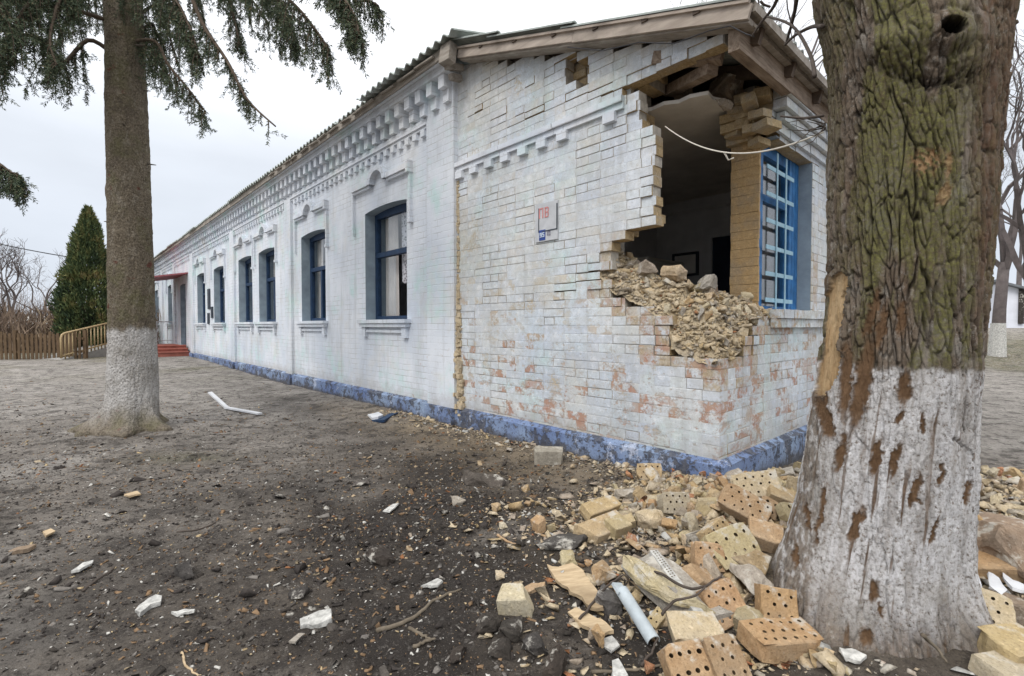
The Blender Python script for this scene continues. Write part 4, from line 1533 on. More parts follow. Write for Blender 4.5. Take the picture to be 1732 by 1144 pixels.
class Needles:
    def __init__(self):
        self.V = []; self.F = []; self.A = []; self.n = 0

    def along(self, pts, per_m, ln, wd, rng, spread=1.0, droop=.3):
        pts = np.array([tuple(p) for p in pts])
        seg = np.diff(pts, axis=0); L = np.linalg.norm(seg, axis=1)
        n = max(3, int(L.sum() * per_m))
        cum = np.concatenate([[0], np.cumsum(L)])
        s = rng.uniform(0, cum[-1], n)
        k = np.clip(np.searchsorted(cum, s) - 1, 0, len(seg) - 1)
        base = pts[k] + seg[k] * ((s - cum[k]) / np.maximum(L[k], 1e-6))[:, None]
        ax = seg[k] / np.maximum(L[k], 1e-6)[:, None]
        d = rng.normal(size=(n, 3))
        d -= (d * ax).sum(1)[:, None] * ax
        d /= np.linalg.norm(d, axis=1)[:, None]
        dirn = d * spread + ax * rng.uniform(.3, 1.0, n)[:, None]
        dirn[:, 2] -= droop
        dirn /= np.linalg.norm(dirn, axis=1)[:, None]
        side = np.cross(dirn, rng.normal(size=(n, 3)))
        side /= np.maximum(np.linalg.norm(side, axis=1), 1e-6)[:, None]
        l = ln * rng.uniform(.6, 1.25, n)[:, None]
        hw = wd * .5
        tip = base + dirn * l
        midp = base + dirn * l * .5
        v = np.stack([base, midp + side * hw, tip, midp - side * hw], 1).reshape(-1, 3)
        f = np.arange(n * 4).reshape(n, 4) + self.n
        self.V.append(v); self.F.append(f)
        self.A.append(np.clip(rng.normal(.42, .22, n), 0, 1))
        self.n += n * 4

    def build(self, name, mat, parent):
        return np_mesh(name, np.concatenate(self.V), np.concatenate(self.F), mat, parent, False, None, None, {'rnd': np.concatenate(self.A)})


nrng = np.random.default_rng(5)


def smooth_path(P, n):
    P = [Vector(p) for p in P]
    out = []
    m = len(P) - 1
    for i in range(n + 1):
        u = i / n * m
        k = min(int(u), m - 1)
        f = u - k
        p0, p1, p2, p3 = P[max(k - 1, 0)], P[k], P[k + 1], P[min(k + 2, m)]
        out.append(.5 * ((2 * p1) + (p2 - p0) * f + (2 * p0 - 5 * p1 + 4 * p2 - p3) * f * f + (3 * p1 - p0 - 3 * p2 + p3) * f ** 3))
    return out


def bough(P, hang, dens, bare_from=0.0, rad=.028, seed=1, tipbare=False, per=230):
    rb = random.Random(seed)
    path = [p - spr.location for p in smooth_path(P, 24)]
    wd = MB(); nd = Needles()
    wd.tube(path, [rad * (1 - .8 * i / 24) + .003 for i in range(25)], 6)
    L = sum((path[i + 1] - path[i]).length for i in range(24))
    n = int(L * dens * 1.15)
    for i in range(n):
        u = bare_from + (1 - bare_from) * (i + rb.random()) / n
        if tipbare and u > .82 and rb.random() < .6:
            continue
        k = min(int(u * 24), 23)
        p = path[k].lerp(path[k + 1], u * 24 - k)
        d = (path[k + 1] - path[k]).normalized()
        sd_ = d.cross(Vector((0, 0, 1))).normalized() * rb.choice((-1, 1))
        ln = hang * rb.choice((.3, .5, .8, 1.0, 1.25)) * rb.uniform(.8, 1.1) * (1 - .4 * u)
        q = [p]
        cur = p.copy()
        v = (d * rb.uniform(.1, .6) + sd_ * rb.uniform(.1, .9) + Vector((0, 0, -.2))).normalized()
        m = 6
        for j in range(m):
            v = (v + Vector((rb.uniform(-.15, .15), rb.uniform(-.15, .15), -.62))).normalized()
            cur = cur + v * ln / m
            q.append(cur.copy())
        wd.tube(q, [.005 * (1 - j / (m + 1)) + .0015 for j in range(m + 1)], 3, cap=False)
        nd.along(q, per * .85, .036, .0075, nrng)
        # short side shoots
        for _ in range(int(ln * 17)):
            j = rb.randrange(1, m)
            a = q[j]
            dd = Vector((rb.uniform(-1, 1), rb.uniform(-1, 1), rb.uniform(-1.5, .1))).normalized()
            e_ = a + dd * rb.uniform(.05, .15)
            nd.along([a, a.lerp(e_, .5) + Vector((0, 0, .004)), e_ + Vector((0, 0, -.02))], per * 1.1, .032, .007, nrng)
    if not tipbare:
        nd.along(path[int(24 * max(bare_from, .1)):], per, .035, .008, nrng)
    bo = wd.build('bough', M['spruce_twig'], spr, smooth=True)
    nd.build('needles', M['needles'], bo)
    return bo


def trunk_pt(z, dx=0, dy=0):
    return Vector((spx + dx * .4, spy + dy * .4, z))


BO = [
    # left side
    ([trunk_pt(4.15, -.2, -.1), at(150, 68, 5.3), at(105, 108, 5.0), at(78, 70, 4.7), at(30, 60, 4.4), at(-40, 90, 4.2)], .52, 21, .22, .022),
    ([trunk_pt(5.2, -.2, -.1), at(100, -60, 5.1), at(40, -30, 4.8), at(-20, 30, 4.5)], .85, 22, .15, .03),
    ([trunk_pt(5.0, -.1, -.2), at(150, -50, 4.9), at(110, -20, 4.7), at(85, 60, 4.5), at(95, 110, 4.4)], .50, 22, .2, .022),
    ([trunk_pt(5.6, -.2, -.3), at(80, -140, 4.9), at(20, -90, 4.4), at(-10, 40, 4.1)], .8, 20, .2, .028),
    ([trunk_pt(5.4, -.1, .2), at(120, -60, 5.9), at(60, -30, 6.2), at(0, 10, 6.4)], .75, 18, .1, .028),
    ([trunk_pt(5.3, -.2, -.3), at(120, -70, 4.8), at(60, -10, 4.5), at(15, 60, 4.3), at(-15, 120, 4.2)], .55, 20, .2, .02),
    ([trunk_pt(4.75, -.2, .1), at(150, -10, 5.6), at(120, 20, 5.7), at(88, 90, 5.6)], .5, 20, .15, .018),
    # low bough tip seen at the left edge
    ([trunk_pt(4.5, -.1, -.1), Vector((-4.9, 5.0, 4.45)), Vector((-5.15, 4.6, 3.8)), Vector((-4.85, 4.4, 2.95)), at(8, 284, 4.3), at(30, 294, 4.28)], .34, 26, .42, .02),
    # right side close to the trunk
    ([trunk_pt(4.3, .2, -.1), at(262, 70, 5.4), at(285, 110, 5.3), at(318, 150, 5.2), at(348, 190, 5.1)], .42, 24, .0, .018),
    ([trunk_pt(4.9, .2, -.1), at(275, -30, 5.3), at(300, 20, 5.2), at(322, 90, 5.0)], .55, 24, .0, .02),
    ([trunk_pt(5.3, .2, .2), at(290, -60, 5.9), at(330, -20, 6.1), at(350, 60, 6.2)], .55, 20, .0, .02),
    ([trunk_pt(4.6, .2, .1), at(262, 10, 5.7), at(280, 40, 5.8), at(300, 110, 5.7)], .5, 20, .0, .016),
    ([trunk_pt(5.6, .2, -.1), at(290, -90, 5.3), at(370, -50, 5.2), at(395, 30, 5.0), at(405, 75, 4.9)], .42, 20, .1, .02),
    ([trunk_pt(5.8, .2, -.1), at(340, -100, 5.2), at(430, -60, 5.0), at(480, 20, 4.9), at(500, 70, 4.8)], .5, 20, .15, .02),
    ([trunk_pt(4.4, .15, .15), at(258, 40, 5.8), at(268, 90, 5.9), at(285, 130, 5.9)], .45, 26, .0, .014),
    ([trunk_pt(4.9, .2, -.2), at(285, -10, 5.0), at(318, 40, 4.8), at(335, 90, 4.7)], .48, 22, .1, .016),
    ([trunk_pt(5.9, .2, -.3), at(400, -130, 4.6), at(520, -70, 4.3), at(590, 10, 4.1), at(608, 58, 4.0)], .34, 24, .3, .02),
    # long bare-ended bough
    ([trunk_pt(5.1, .2, -.2), at(300, -40, 5.0), at(345, 45, 4.8), at(385, 105, 4.7), at(418, 168, 4.6), at(466, 214, 4.5)], .26, 16, .3, .022),
    # right upper masses
    ([trunk_pt(5.6, .2, -.2), at(330, -90, 4.9), at(420, -50, 4.6), at(500, 10, 4.4), at(556, 82, 4.3)], .52, 21, .12, .026),
    ([trunk_pt(5.9, .2, -.2), at(360, -130, 4.9), at(480, -80, 4.5), at(570, -30, 4.3), at(640, 10, 4.2)], .40, 22, .2, .026),
    ([trunk_pt(5.5, .2, .1), at(330, -70, 5.8), at(400, -30, 5.9), at(455, 40, 5.9)], .6, 20, .1, .024),
    ([trunk_pt(5.7, .2, .1), at(380, -90, 5.6), at(450, -50, 5.6), at(500, 60, 5.5)], .62, 18, .1, .024),
]
for i, (P, hang, dens, bf, rad) in enumerate(BO):
    bough(P, hang, dens, bf, rad, 100 + i, tipbare=(len(P) == 6 and bf == .3))
rb = random.Random(77)
for i in range(7):
    a = rb.uniform(0, 6.28); z0 = rb.uniform(6.8, 10)
    d = Vector((math.cos(a), math.sin(a), 0))
    p = trunk_pt(z0)
    bough([p + d * .15, p + d * .9 + Vector((0, 0, -.1)), p + d * 1.8 + Vector((0, 0, -.45)), p + d * 2.5 + Vector((0, 0, -.7))], .6, 10, .1, .03, 300 + i, per=120)

# ================================================================== BIG MAPLE on the right
MD = 2.45
EDGE = [(-260, 1345, 1722), (-120, 1352, 1724), (0, 1370, 1718), (60, 1384, 1710), (100, 1393, 1702), (200, 1396, 1695), (300, 1398, 1689), (450, 1395, 1682), (560, 1389, 1674),
        (640, 1381, 1668), (720, 1369, 1662), (850, 1351, 1654), (980, 1327, 1640), (1100, 1322, 1636)]
hz, hcx, hcy, hw = [], [], [], []
for (y_, l_, r_) in EDGE[::-1]:
    aa, bb = math.atan((l_ - PCX) / PF), math.atan((r_ - PCX) / PF)
    hcx.append(MD * math.sin((aa + bb) / 2)); hcy.append(MD * math.cos((aa + bb) / 2)); hw.append(MD * math.sin((bb - aa) / 2))
    hz.append(CH + (551 - y_) / PF * hcy[-1])
MX, MY = hcx[0], hcy[0]
mpl = empty('maple_tree', (MX, MY, 0))
tag(mpl, 'thick old tree with mossy furrowed bark, torn pale scar and peeling whitewash on its foot', 'tree')
nth = 760
zs = np.concatenate([np.linspace(-.15, 2.95, 760), np.linspace(2.97, 4.4, 60)])
th = np.linspace(0, 2 * np.pi, nth, endpoint=False)
TH, ZZ = np.meshgrid(th, zs)
CXZ = np.interp(ZZ, hz, hcx) - MX
CYZ = np.interp(ZZ, hz, hcy) - MY
RZ = np.interp(ZZ, hz, hw) - .004
ca, sa = np.cos(TH), np.sin(TH)
fl = np.exp(-np.clip(ZZ + .04, 0, None) / .15)
roots = sum(a * np.clip(np.cos(TH - math.radians(ph)), 0, 1) ** pw for a, ph, pw in [(.16, 185, 12), (.16, 222, 10), (.08, 262, 14), (.26, 314, 18), (.20, 346, 14), (.2, 60, 6), (.2, 120, 6)])
r = RZ + fl * roots
r = r + .012 * fbm(ca * 1.6, sa * 1.6, ZZ * 1.2, oct=3) + .010 * fbm(ca * 4, sa * 4, ZZ * 2.5 + 9, oct=3)


def bark_cells(nc, hgt, lean, seed, warp):
    """cracks between bark plates: jittered cells round the trunk, returns edge distance and a value per plate"""
    wv = warp * fbm(ca * 3, sa * 3, ZZ * 3 + seed, oct=3)
    wu = warp * fbm(ca * 3 + 40, sa * 3, ZZ * 2.2 + seed, oct=3)
    u = TH / (2 * np.pi) * nc + lean * ZZ * nc / 6.28 + wu
    v = ZZ / hgt + wv
    iu, iv = np.floor(u).astype(int), np.floor(v).astype(int)
    d1 = np.full(u.shape, 9.); d2 = np.full(u.shape, 9.); val = np.zeros(u.shape)
    for a in (-1, 0, 1):
        for c_ in (-1, 0, 1):
            cu, cv = iu + a, iv + c_
            h0 = _perm[_perm[(cu % nc + seed * 7) & 255] + (cv & 255)]
            h1 = _perm[h0 + 91]
            du = cu + .5 + (h0 / 255. - .5) * .85 - u
            dv = cv + .5 + (h1 / 255. - .5) * .85 - v
            d = np.sqrt(du * du + dv * dv)
            new = d < d1
            d2 = np.where(new, d1, np.minimum(d2, d))
            val = np.where(new, h1 / 255., val)
            d1 = np.where(new, d, d1)
    return d2 - d1, val


e1, v1_ = bark_cells(34, .27, .5, 3, .95)
e2, v2_ = bark_cells(84, .095, .55, 8, 1.3)
up_ = sstep(ZZ, .95, 1.15)
flat = sstep(fbm(ca * 2, sa * 2, ZZ * 1.7 + 70, oct=2), -.3, .2)
gap = sstep(fbm(ca * 6, sa * 6, ZZ * 4 + 11, oct=3), -.28, .12)
furrow = np.clip(1.0 * (1 - sstep(e1, .01, .14)) * (.25 + .75 * flat) * gap + .6 * (1 - sstep(e2, .01, .20)) * (1 - .6 * gap), 0, 1)
furrow = furrow * (up_ + (1 - up_) * .85 * sstep(fbm(ca * 3, sa * 3, ZZ * 2 + 21, oct=2), -.3, .05))
plate = np.clip(.5 + .55 * (v2_ - .5) + .5 * (v1_ - .5), 0, 1)
rel = (.5 - v1_) * .012 + (.5 - v2_) * .007
amp = .019 * up_ + .010 * (1 - up_)
r = r + rel * (.55 + .45 * up_) - amp * furrow + .009 * fbm(ca * 16, sa * 16, ZZ * 11, oct=4, gain=.65)
X = MX + CXZ + r * ca; Y = MY + CYZ + r * sa
P3 = np.stack([X, Y, ZZ], -1).reshape(-1, 3)
px, py = project(P3)
nrm = np.stack([ca, sa, 0 * ca], -1).reshape(-1, 3)
facing = ((np.array((0, 0, 1.2)) - P3) * nrm).sum(1) > -.05
wob = 11 * fbm(px / 16, py / 22, oct=4) + 5 * fbm(px / 5, py / 5, oct=2)
wob2 = 11 * fbm(px / 14 + 50, py / 22, oct=4)


def ell(cx, cy, rx, ry, tilt=0.0, soft=.25):
    dx = px - cx + wob; dy = py - cy + wob2 * 2
    c_, s_ = math.cos(math.radians(tilt)), math.sin(math.radians(tilt))
    u = (dx * c_ + dy * s_) / rx; v = (-dx * s_ + dy * c_) / ry
    return (1 - sstep(np.sqrt(u * u + v * v), 1 - soft, 1 + soft)) * facing


def polymask(poly, soft=3.0):
    # signed-ish mask: inside test with wobble
    x = px + wob * .7; y = py + wob2
    ins = np.zeros(len(x), bool)
    j = len(poly) - 1
    for i in range(len(poly)):
        xi, yi = poly[i]; xj, yj = poly[j]
        cnd = ((yi > y) != (yj > y)) & (x < (xj - xi) * (y - yi) / (yj - yi + 1e-9) + xi)
        ins ^= cnd
        j = i
    return ins.astype(float) * facing


bare = np.zeros(len(px))
for e_ in [(1459, 648, 19, 70, 8), (1430, 640, 14, 60, 0), (1530, 655, 14, 28, 0), (1421, 770, 10, 30, 12), (1482, 774, 10, 30, 8), (1514, 776, 8, 26, 12), (1560, 720, 6, 18, 0),
           (1522, 705, 8, 12, 10), (1549, 832, 9, 28, 14), (1591, 805, 6, 16, 12), (1637, 834, 6, 22, 4), (1448, 888, 12, 30, 20), (1388, 868, 7, 46, 6), (1478, 1001, 11, 16, 10),
           (1489, 1031, 8, 10, 0), (1365, 875, 5, 25, -15), (1395, 705, 16, 36, -20), (1465, 1078, 14, 12, 0), (1580, 900, 5, 22, 15), (1345, 940, 6, 20, 0), (1490, 555, 12, 40, 10), (1475, 530, 10, 40, 14), (1525, 540, 12, 25, 0)]:
    bare = np.maximum(bare, ell(e_[0], e_[1], e_[2] * .78, e_[3] * 1.08, e_[4] + 4, .35))
strk = sstep(fbm(ca.ravel() * 11, sa.ravel() * 11, P3[:, 2] * 2.0, oct=4), .20, .30) * (1 - sstep(P3[:, 2], 1.0, 1.06))
bare = np.maximum(bare, strk * .75 * sstep(fbm(ca.ravel() * 2, sa.ravel() * 2, P3[:, 2] * 1.5 + 8, oct=2), -.15, .15))
scar = polymask([(1409, 466), (1422, 460), (1431, 470), (1429, 500), (1420, 560), (1413, 585), (1420, 600), (1416, 630), (1404, 655), (1392, 672), (1380, 668), (1370, 600), (1372, 530), (1392, 510), (1398, 490)])
orange = np.maximum(ell(1566, 272, 26, 20, -20, .5) * sstep(fbm(px / 9, py / 9, oct=2), -.15, .05), np.maximum(ell(1605, 280, 6, 24, 0, .4), ell(1595, 330, 8, 22, 25, .4)) * .7)
z_ = P3[:, 2]
white = sstep(-(z_ + .03 * fbm(px / 40, py / 40, oct=2) + .0 * z_), -1.055, -1.03)
white *= (1 - bare) * (1 - scar)
white *= np.where(facing, 1 - .85 * (1 - sstep(px - (1392 - (py - 640) * .10) + wob * 2, -2, 26)) * sstep(fbm(px / 8, py / 22, oct=2), -.25, .0), 1)
worn = sstep(fbm(ca.ravel() * 8, sa.ravel() * 8, P3[:, 2] * 2.6 + 44, oct=4), .02, .24)
white *= 1 - .38 * worn
white *= .12 + .88 * sstep(z_ + .10 * fbm(ca.ravel() * 6, sa.ravel() * 6, z_ * 6, oct=3), .04, .30)
moss = sstep(fbm(ca.ravel() * 4, sa.ravel() * 4, z_ * 2.2 + 30, oct=4), -.22, .1)
moss = moss * np.where(facing, np.exp(-((px - 1540 - .06 * (py - 300)) / 105.0) ** 2), .4) * sstep(z_, 1.0, 1.1)
moss = np.clip(moss * 1.6, 0, 1)
redb = sstep(px, 1630, 1665) * facing * sstep(-py, -700, -380)
# scar and bare patches lie a little deeper
rd = (.016 * scar + .007 * bare + .006 * orange).reshape(r.shape)
r = np.where(rd > .004, r - rd + amp * furrow * .75, r)
# knot with a hole, bulge round it
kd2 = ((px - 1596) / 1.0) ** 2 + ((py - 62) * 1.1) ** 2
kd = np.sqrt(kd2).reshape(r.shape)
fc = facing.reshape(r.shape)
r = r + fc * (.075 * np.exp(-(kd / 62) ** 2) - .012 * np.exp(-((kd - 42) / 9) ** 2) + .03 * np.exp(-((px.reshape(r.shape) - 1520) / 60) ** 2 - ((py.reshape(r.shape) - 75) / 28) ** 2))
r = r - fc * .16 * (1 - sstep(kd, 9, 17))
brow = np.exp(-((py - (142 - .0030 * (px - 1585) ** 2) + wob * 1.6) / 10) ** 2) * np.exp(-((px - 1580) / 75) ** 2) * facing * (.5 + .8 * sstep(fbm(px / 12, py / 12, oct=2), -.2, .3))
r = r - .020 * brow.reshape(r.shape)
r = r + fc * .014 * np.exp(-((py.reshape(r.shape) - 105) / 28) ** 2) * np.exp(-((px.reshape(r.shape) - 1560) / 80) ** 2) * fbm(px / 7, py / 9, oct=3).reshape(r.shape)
X = CXZ + r * ca; Y = CYZ + r * sa
V = np.stack([X.ravel(), Y.ravel(), ZZ.ravel()], 1)
idx = np.arange(nth * len(zs)).reshape(len(zs), nth)
F = np.stack([idx[:-1], np.roll(idx[:-1], -1, 1), np.roll(idx[1:], -1, 1), idx[1:]], -1).reshape(-1, 4)
b = NB('old maple bark', .95)
v1 = b.map(scale=(1, 1, .55))
n1 = b.noise(34, 8, .8, v1, .3)
n2 = b.noise(75, 7, .8)
n3 = b.noise(6, 5, .65)
fur = b.attr('furrow')
c = b.mix(b.rng(n1, .33, .68), (.105, .078, .056), (.30, .235, .175))
c = b.mix(b.math('MULTIPLY', b.rng(n3, .55, .68), .7), c, (.34, .32, .285))
c = b.mix(b.math('MULTIPLY', b.rng(n3, .46, .34), .5), c, (.19, .115, .065))
c = b.mix(b.math('MULTIPLY', b.rng(b.noise(48, 7, .8, b.map(loc=(4, 2, 6), scale=(1, 1, .7))), .53, .62), .8), c, (.40, .37, .325))
c = b.mix(b.math('MULTIPLY', b.rng(b.noise(60, 7, .8, b.map(loc=(1, 8, 3), scale=(1, 1, .5))), .53, .62), .75), c, (.045, .035, .028))
c = b.mix(b.rng(b.attr('plate'), .5, 1, 0, .6), c, (.33, .29, .25))
c = b.mix(b.rng(b.attr('plate'), .45, 0, 0, .55), c, (.09, .065, .045))
c = b.mix(b.math('MULTIPLY', b.attr('redb'), b.rng(n1, .4, .6)), c, (.17, .10, .065))
c = b.mix(b.math('MULTIPLY', b.attr('moss'), b.rng(n2, .36, .58, .22, .92)), c, b.mix(b.rng(n2, .38, .62), (.066, .070, .020), (.235, .222, .075)))
c = b.mix(b.math('MULTIPLY', fur, b.rng(n2, .3, .6, .95, .70)), c, (.030, .024, .018))
wm = b.math('MULTIPLY', b.attr('white'), b.math('SUBTRACT', b.rng(n2, .37, .47), b.math('MULTIPLY', b.rng(fur, .5, .9), .7)), True)
wcol = b.mix(b.rng(n2, .38, .66), (.52, .50, .49), (.88, .87, .88))
wcol = b.mix(b.rng(n3, .42, .64), wcol, b.mix(b.rng(n2, .38, .62), (.40, .37, .345), (.70, .68, .665)))
c = b.mix(wm, c, wcol)
c = b.mix(b.attr('bare'), c, b.mix(b.rng(n1, .3, .7), (.105, .058, .030), (.24, .145, .080)))
c = b.mix(b.attr('orange'), c, b.mix(b.rng(n1, .35, .65), (.25, .12, .05), (.52, .36, .20)))
c = b.mix(b.attr('scar'), c, b.mix(b.rng(b.noise(16, 5, .7, b.map(scale=(1, 1, .12)), .3), .32, .66), (.36, .21, .09), (.70, .52, .31)))
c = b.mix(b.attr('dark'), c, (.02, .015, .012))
M['maple_bark'] = b.done(c, b.bump(b.math('ADD', b.math('MULTIPLY', n1, 1.0), b.math('MULTIPLY', n2, .7)), .9, .016))
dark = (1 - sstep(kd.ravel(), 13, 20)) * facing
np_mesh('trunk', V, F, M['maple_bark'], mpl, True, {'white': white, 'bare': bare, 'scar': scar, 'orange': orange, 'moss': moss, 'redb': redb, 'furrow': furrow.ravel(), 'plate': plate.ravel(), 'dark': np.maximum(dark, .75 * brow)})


def branch_part(tree, P, r0, r1, mat, name='branch', n=16, sides=7):
    path = [p - tree.location for p in smooth_path(P, n)]
    g = MB()
    g.tube(path, [r0 + (r1 - r0) * i / n for i in range(n + 1)], sides)
    return g


def grow(g, p, d, ln, r, depth, rb, spread=.6, upb=.12, shrink=.72, sides=4):
    """bare branching limb into builder g"""
    m = 4
    q = [p.copy()]
    cur = p.copy(); v = d.copy()
    for i in range(m):
        v = (v + Vector((rb.gauss(0, .13), rb.gauss(0, .13), rb.gauss(0, .10) + upb * .3))).normalized()
        cur = cur + v * ln / m
        q.append(cur.copy())
    g.tube(q, [r * (1 - .4 * i / m) for i in range(m + 1)], sides if depth > 1 else 3, cap=False)
    if depth <= 0:
        return
    nch = 2 if depth > 3 else rb.choice((2, 3, 3))
    for k in range(nch):
        a = rb.uniform(.25, spread + .25)
        ax = v.cross(Vector((rb.gauss(0, 1), rb.gauss(0, 1), rb.gauss(0, 1)))).normalized()
        w_ = (v * math.cos(a) + ax * math.sin(a)); w_.z += upb; w_.normalize()
        st = q[-1] if k == 0 else q[rb.choice((2, 3, 4))]
        grow(g, st, w_, ln * rb.uniform(shrink - .1, shrink + .12), r * (.62 if k else .7), depth - 1, rb, spread, upb, shrink, sides)


# the maple's own low twigs and forks
for pts, r0, r1 in [([at(1392, 45, 1.95), at(1372, 46, 2.1), at(1345, 60, 2.2), at(1328, 76, 2.3)], .009, .005),
                    ([at(1378, 130, 1.9), at(1370, 92, 2.0), at(1340, 44, 2.2), at(1297, 28, 2.5)], .008, .005),
                    ([at(1352, -40, 2.0), at(1346, 10, 2.15), at(1338, 45, 2.25), at(1328, 78, 2.3)], .009, .005),
                    ([at(1330, -60, 2.2), at(1312, 5, 2.4), at(1288, 38, 2.55), at(1272, 62, 2.65)], .010, .005),
                    ([at(1286, 2, 2.4), at(1292, 8, 2.4), at(1303, 12, 2.4)], .006, .005),
                    ([at(1392, 196, 1.88), at(1360, 200, 1.86), at(1320, 197, 1.9)], .006, .003)]:
    g = branch_part(mpl, pts, r0, r1, None)
    g.build('branch', M['twig'], mpl, smooth=True)
rb = random.Random(9)
g = MB()
for k in range(7):
    A = at(1396, 215 + rb.uniform(-8, 12), 1.86) - mpl.location
    e_ = at(1345 + rb.uniform(-25, 25), 235 + rb.uniform(-35, 35), 1.75 + rb.uniform(-.12, .15)) - mpl.location
    mid_ = A.lerp(e_, .5) + Vector((0, 0, rb.uniform(-.02, .02)))
    g.tube([A, mid_, e_], [.003, .002, .001], 4)
o = g.build('twig_cluster', M['twig'], mpl)
g = MB()
g.tube([at(1690, 42, 1.85) - mpl.location, at(1708, 44, 1.82) - mpl.location, at(1722, 36, 1.8) - mpl.location], [.013, .011, .007], 7)
g.build('branch', M['maple_bark'], mpl, smooth=True)['label'] = 'broken stub of a branch beside the knot hole'
rb = random.Random(31)
for a, tilt in [(.5, .5), (2.6, .45), (4.4, .5)]:
    g = MB()
    d = Vector((math.cos(a) * tilt, math.sin(a) * tilt, .85)).normalized()
    grow(g, Vector((-.06, 0, 4.2)) + d * .1, d, 1.9, .16, 5, rb, .5, .1, .74, 6)
    g.build('limb', M['twig'], mpl, smooth=True)

# ================================================================== FALLEN BRICKS AND RUBBLE
def brick_mesh(seed, size=(.25, .12, .065), holes=None, cut=None, rough=.0055, chamfer=.004, mats=None, name='brick'):
    """a perforated or solid brick, worn, optionally broken off along tilted planes"""
    rb = random.Random(seed)
    L, W_, H_ = size
    bm = bmesh.new()
    loops = []
    out = [(-L / 2, -W_ / 2), (L / 2, -W_ / 2), (L / 2, W_ / 2), (-L / 2, W_ / 2)]
    pts2 = []
    n = 5
    for i in range(4):
        a, b_ = out[i], out[(i + 1) % 4]
        m = n if i % 2 == 0 else 3
        for k in range(m):
            pts2.append((a[0] + (b_[0] - a[0]) * k / m, a[1] + (b_[1] - a[1]) * k / m))
    N = len(pts2)
    top = [bm.verts.new((x * (1 - 2 * chamfer / L), y * (1 - 2 * chamfer / W_), H_ / 2)) for x, y in pts2]
    sid = [bm.verts.new((x, y, H_ / 2 - chamfer)) for x, y in pts2]
    sib = [bm.verts.new((x, y, -H_ / 2 + chamfer)) for x, y in pts2]
    bot = [bm.verts.new((x * (1 - 2 * chamfer / L), y * (1 - 2 * chamfer / W_), -H_ / 2)) for x, y in pts2]
    for A, B_ in ((top, sid), (sid, sib), (sib, bot)):
        for i in range(N):
            bm.faces.new((A[i], B_[i], B_[(i + 1) % N], A[(i + 1) % N]))
    bm.faces.new(bot[::-1])
    hol = []
    if holes:
        cols, rows, rad = holes
        for j in range(rows):
            for i in range(cols - (j % 2 if rows > 2 else 0)):
                x = (-L / 2 + L * (i + .5 + (.5 * (j % 2) if rows > 2 else 0)) / cols) * .93
                y = (-W_ / 2 + W_ * (j + .5) / rows) * .88
                hol.append((x + rb.uniform(-.002, .002), y + rb.uniform(-.002, .002), rad * rb.uniform(.85, 1.1)))
    edges = []
    for i in range(N):
        edges.append(bm.edges.get((top[i], top[(i + 1) % N])))
    dark_faces = []
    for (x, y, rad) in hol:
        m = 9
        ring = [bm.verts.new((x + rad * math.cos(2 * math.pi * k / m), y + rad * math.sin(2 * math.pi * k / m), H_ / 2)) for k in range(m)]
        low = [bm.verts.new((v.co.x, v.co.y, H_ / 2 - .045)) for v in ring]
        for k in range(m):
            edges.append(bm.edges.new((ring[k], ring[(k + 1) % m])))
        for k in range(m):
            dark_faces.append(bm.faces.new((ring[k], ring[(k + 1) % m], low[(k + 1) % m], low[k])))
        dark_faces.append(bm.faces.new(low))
    if hol:
        bmesh.ops.triangle_fill(bm, use_beauty=True, edges=edges)
    else:
        bm.faces.new(top)
    for f in dark_faces:
        f.material_index = 1
    for c_ in (cut or []):
        co, no = c_
        res = bmesh.ops.bisect_plane(bm, geom=bm.verts[:] + bm.edges[:] + bm.faces[:], plane_co=co, plane_no=no, clear_outer=True)
        ce = [e_ for e_ in bm.edges if e_.is_boundary]
        if ce:
            try:
                r_ = bmesh.ops.triangle_fill(bm, use_beauty=True, edges=ce)
                fs = [g_ for g_ in r_['geom'] if isinstance(g_, bmesh.types.BMFace)]
                bmesh.ops.subdivide_edges(bm, edges=list({e_ for f in fs for e_ in f.edges if all(lf in fs for lf in e_.link_faces)}), cuts=1)
            except Exception:
                pass
    bmesh.ops.recalc_face_normals(bm, faces=bm.faces[:])
    from mathutils import noise as mn
    for v in bm.verts:
        d = mn.noise_vector(v.co * 14 + Vector((seed * 3.1, seed, 0)))
        v.co += d * rough
        # knocked corners
        q = (abs(v.co.x) / (L / 2)) * (abs(v.co.y) / (W_ / 2)) * (abs(v.co.z) / (H_ / 2))
        if q > .7 and rb.random() < .6:
            v.co *= rb.uniform(.78, .96)
    me = bpy.data.meshes.new(name)
    bm.to_mesh(me); bm.free()
    for q in mats:
        me.materials.append(q)
    return me


def chunk_mesh(seed, size, mat, name='rubble_chunk', pts=16, rough=.12):
    rb = random.Random(seed)
    bm = bmesh.new()
    for _ in range(pts):
        v = Vector((rb.uniform(-1, 1), rb.uniform(-1, 1), rb.uniform(-1, 1)))
        m = max(abs(v.x), abs(v.y), abs(v.z))
        v = v / m * rb.uniform(.72, 1)
        bm.verts.new((v.x * size[0] / 2, v.y * size[1] / 2, v.z * size[2] / 2))
    bmesh.ops.convex_hull(bm, input=bm.verts[:])
    for v in [v for v in bm.verts if not v.link_faces]:
        bm.verts.remove(v)
    bmesh.ops.triangulate(bm, faces=bm.faces[:])
    bmesh.ops.subdivide_edges(bm, edges=bm.edges[:], cuts=3, use_grid_fill=True)
    from mathutils import noise as mn
    s = max(size)
    for v in bm.verts:
        v.co += mn.noise_vector(v.co * (3.2 / s) + Vector((seed, seed * 2, 1))) * s * rough * .5 + mn.noise_vector(v.co * (11 / s) + Vector((seed * 3, 1, seed))) * s * rough * .28
    bmesh.ops.recalc_face_normals(bm, faces=bm.faces[:])
    me = bpy.data.meshes.new(name)
    bm.to_mesh(me); bm.free()
    me.materials.append(mat)
    return me


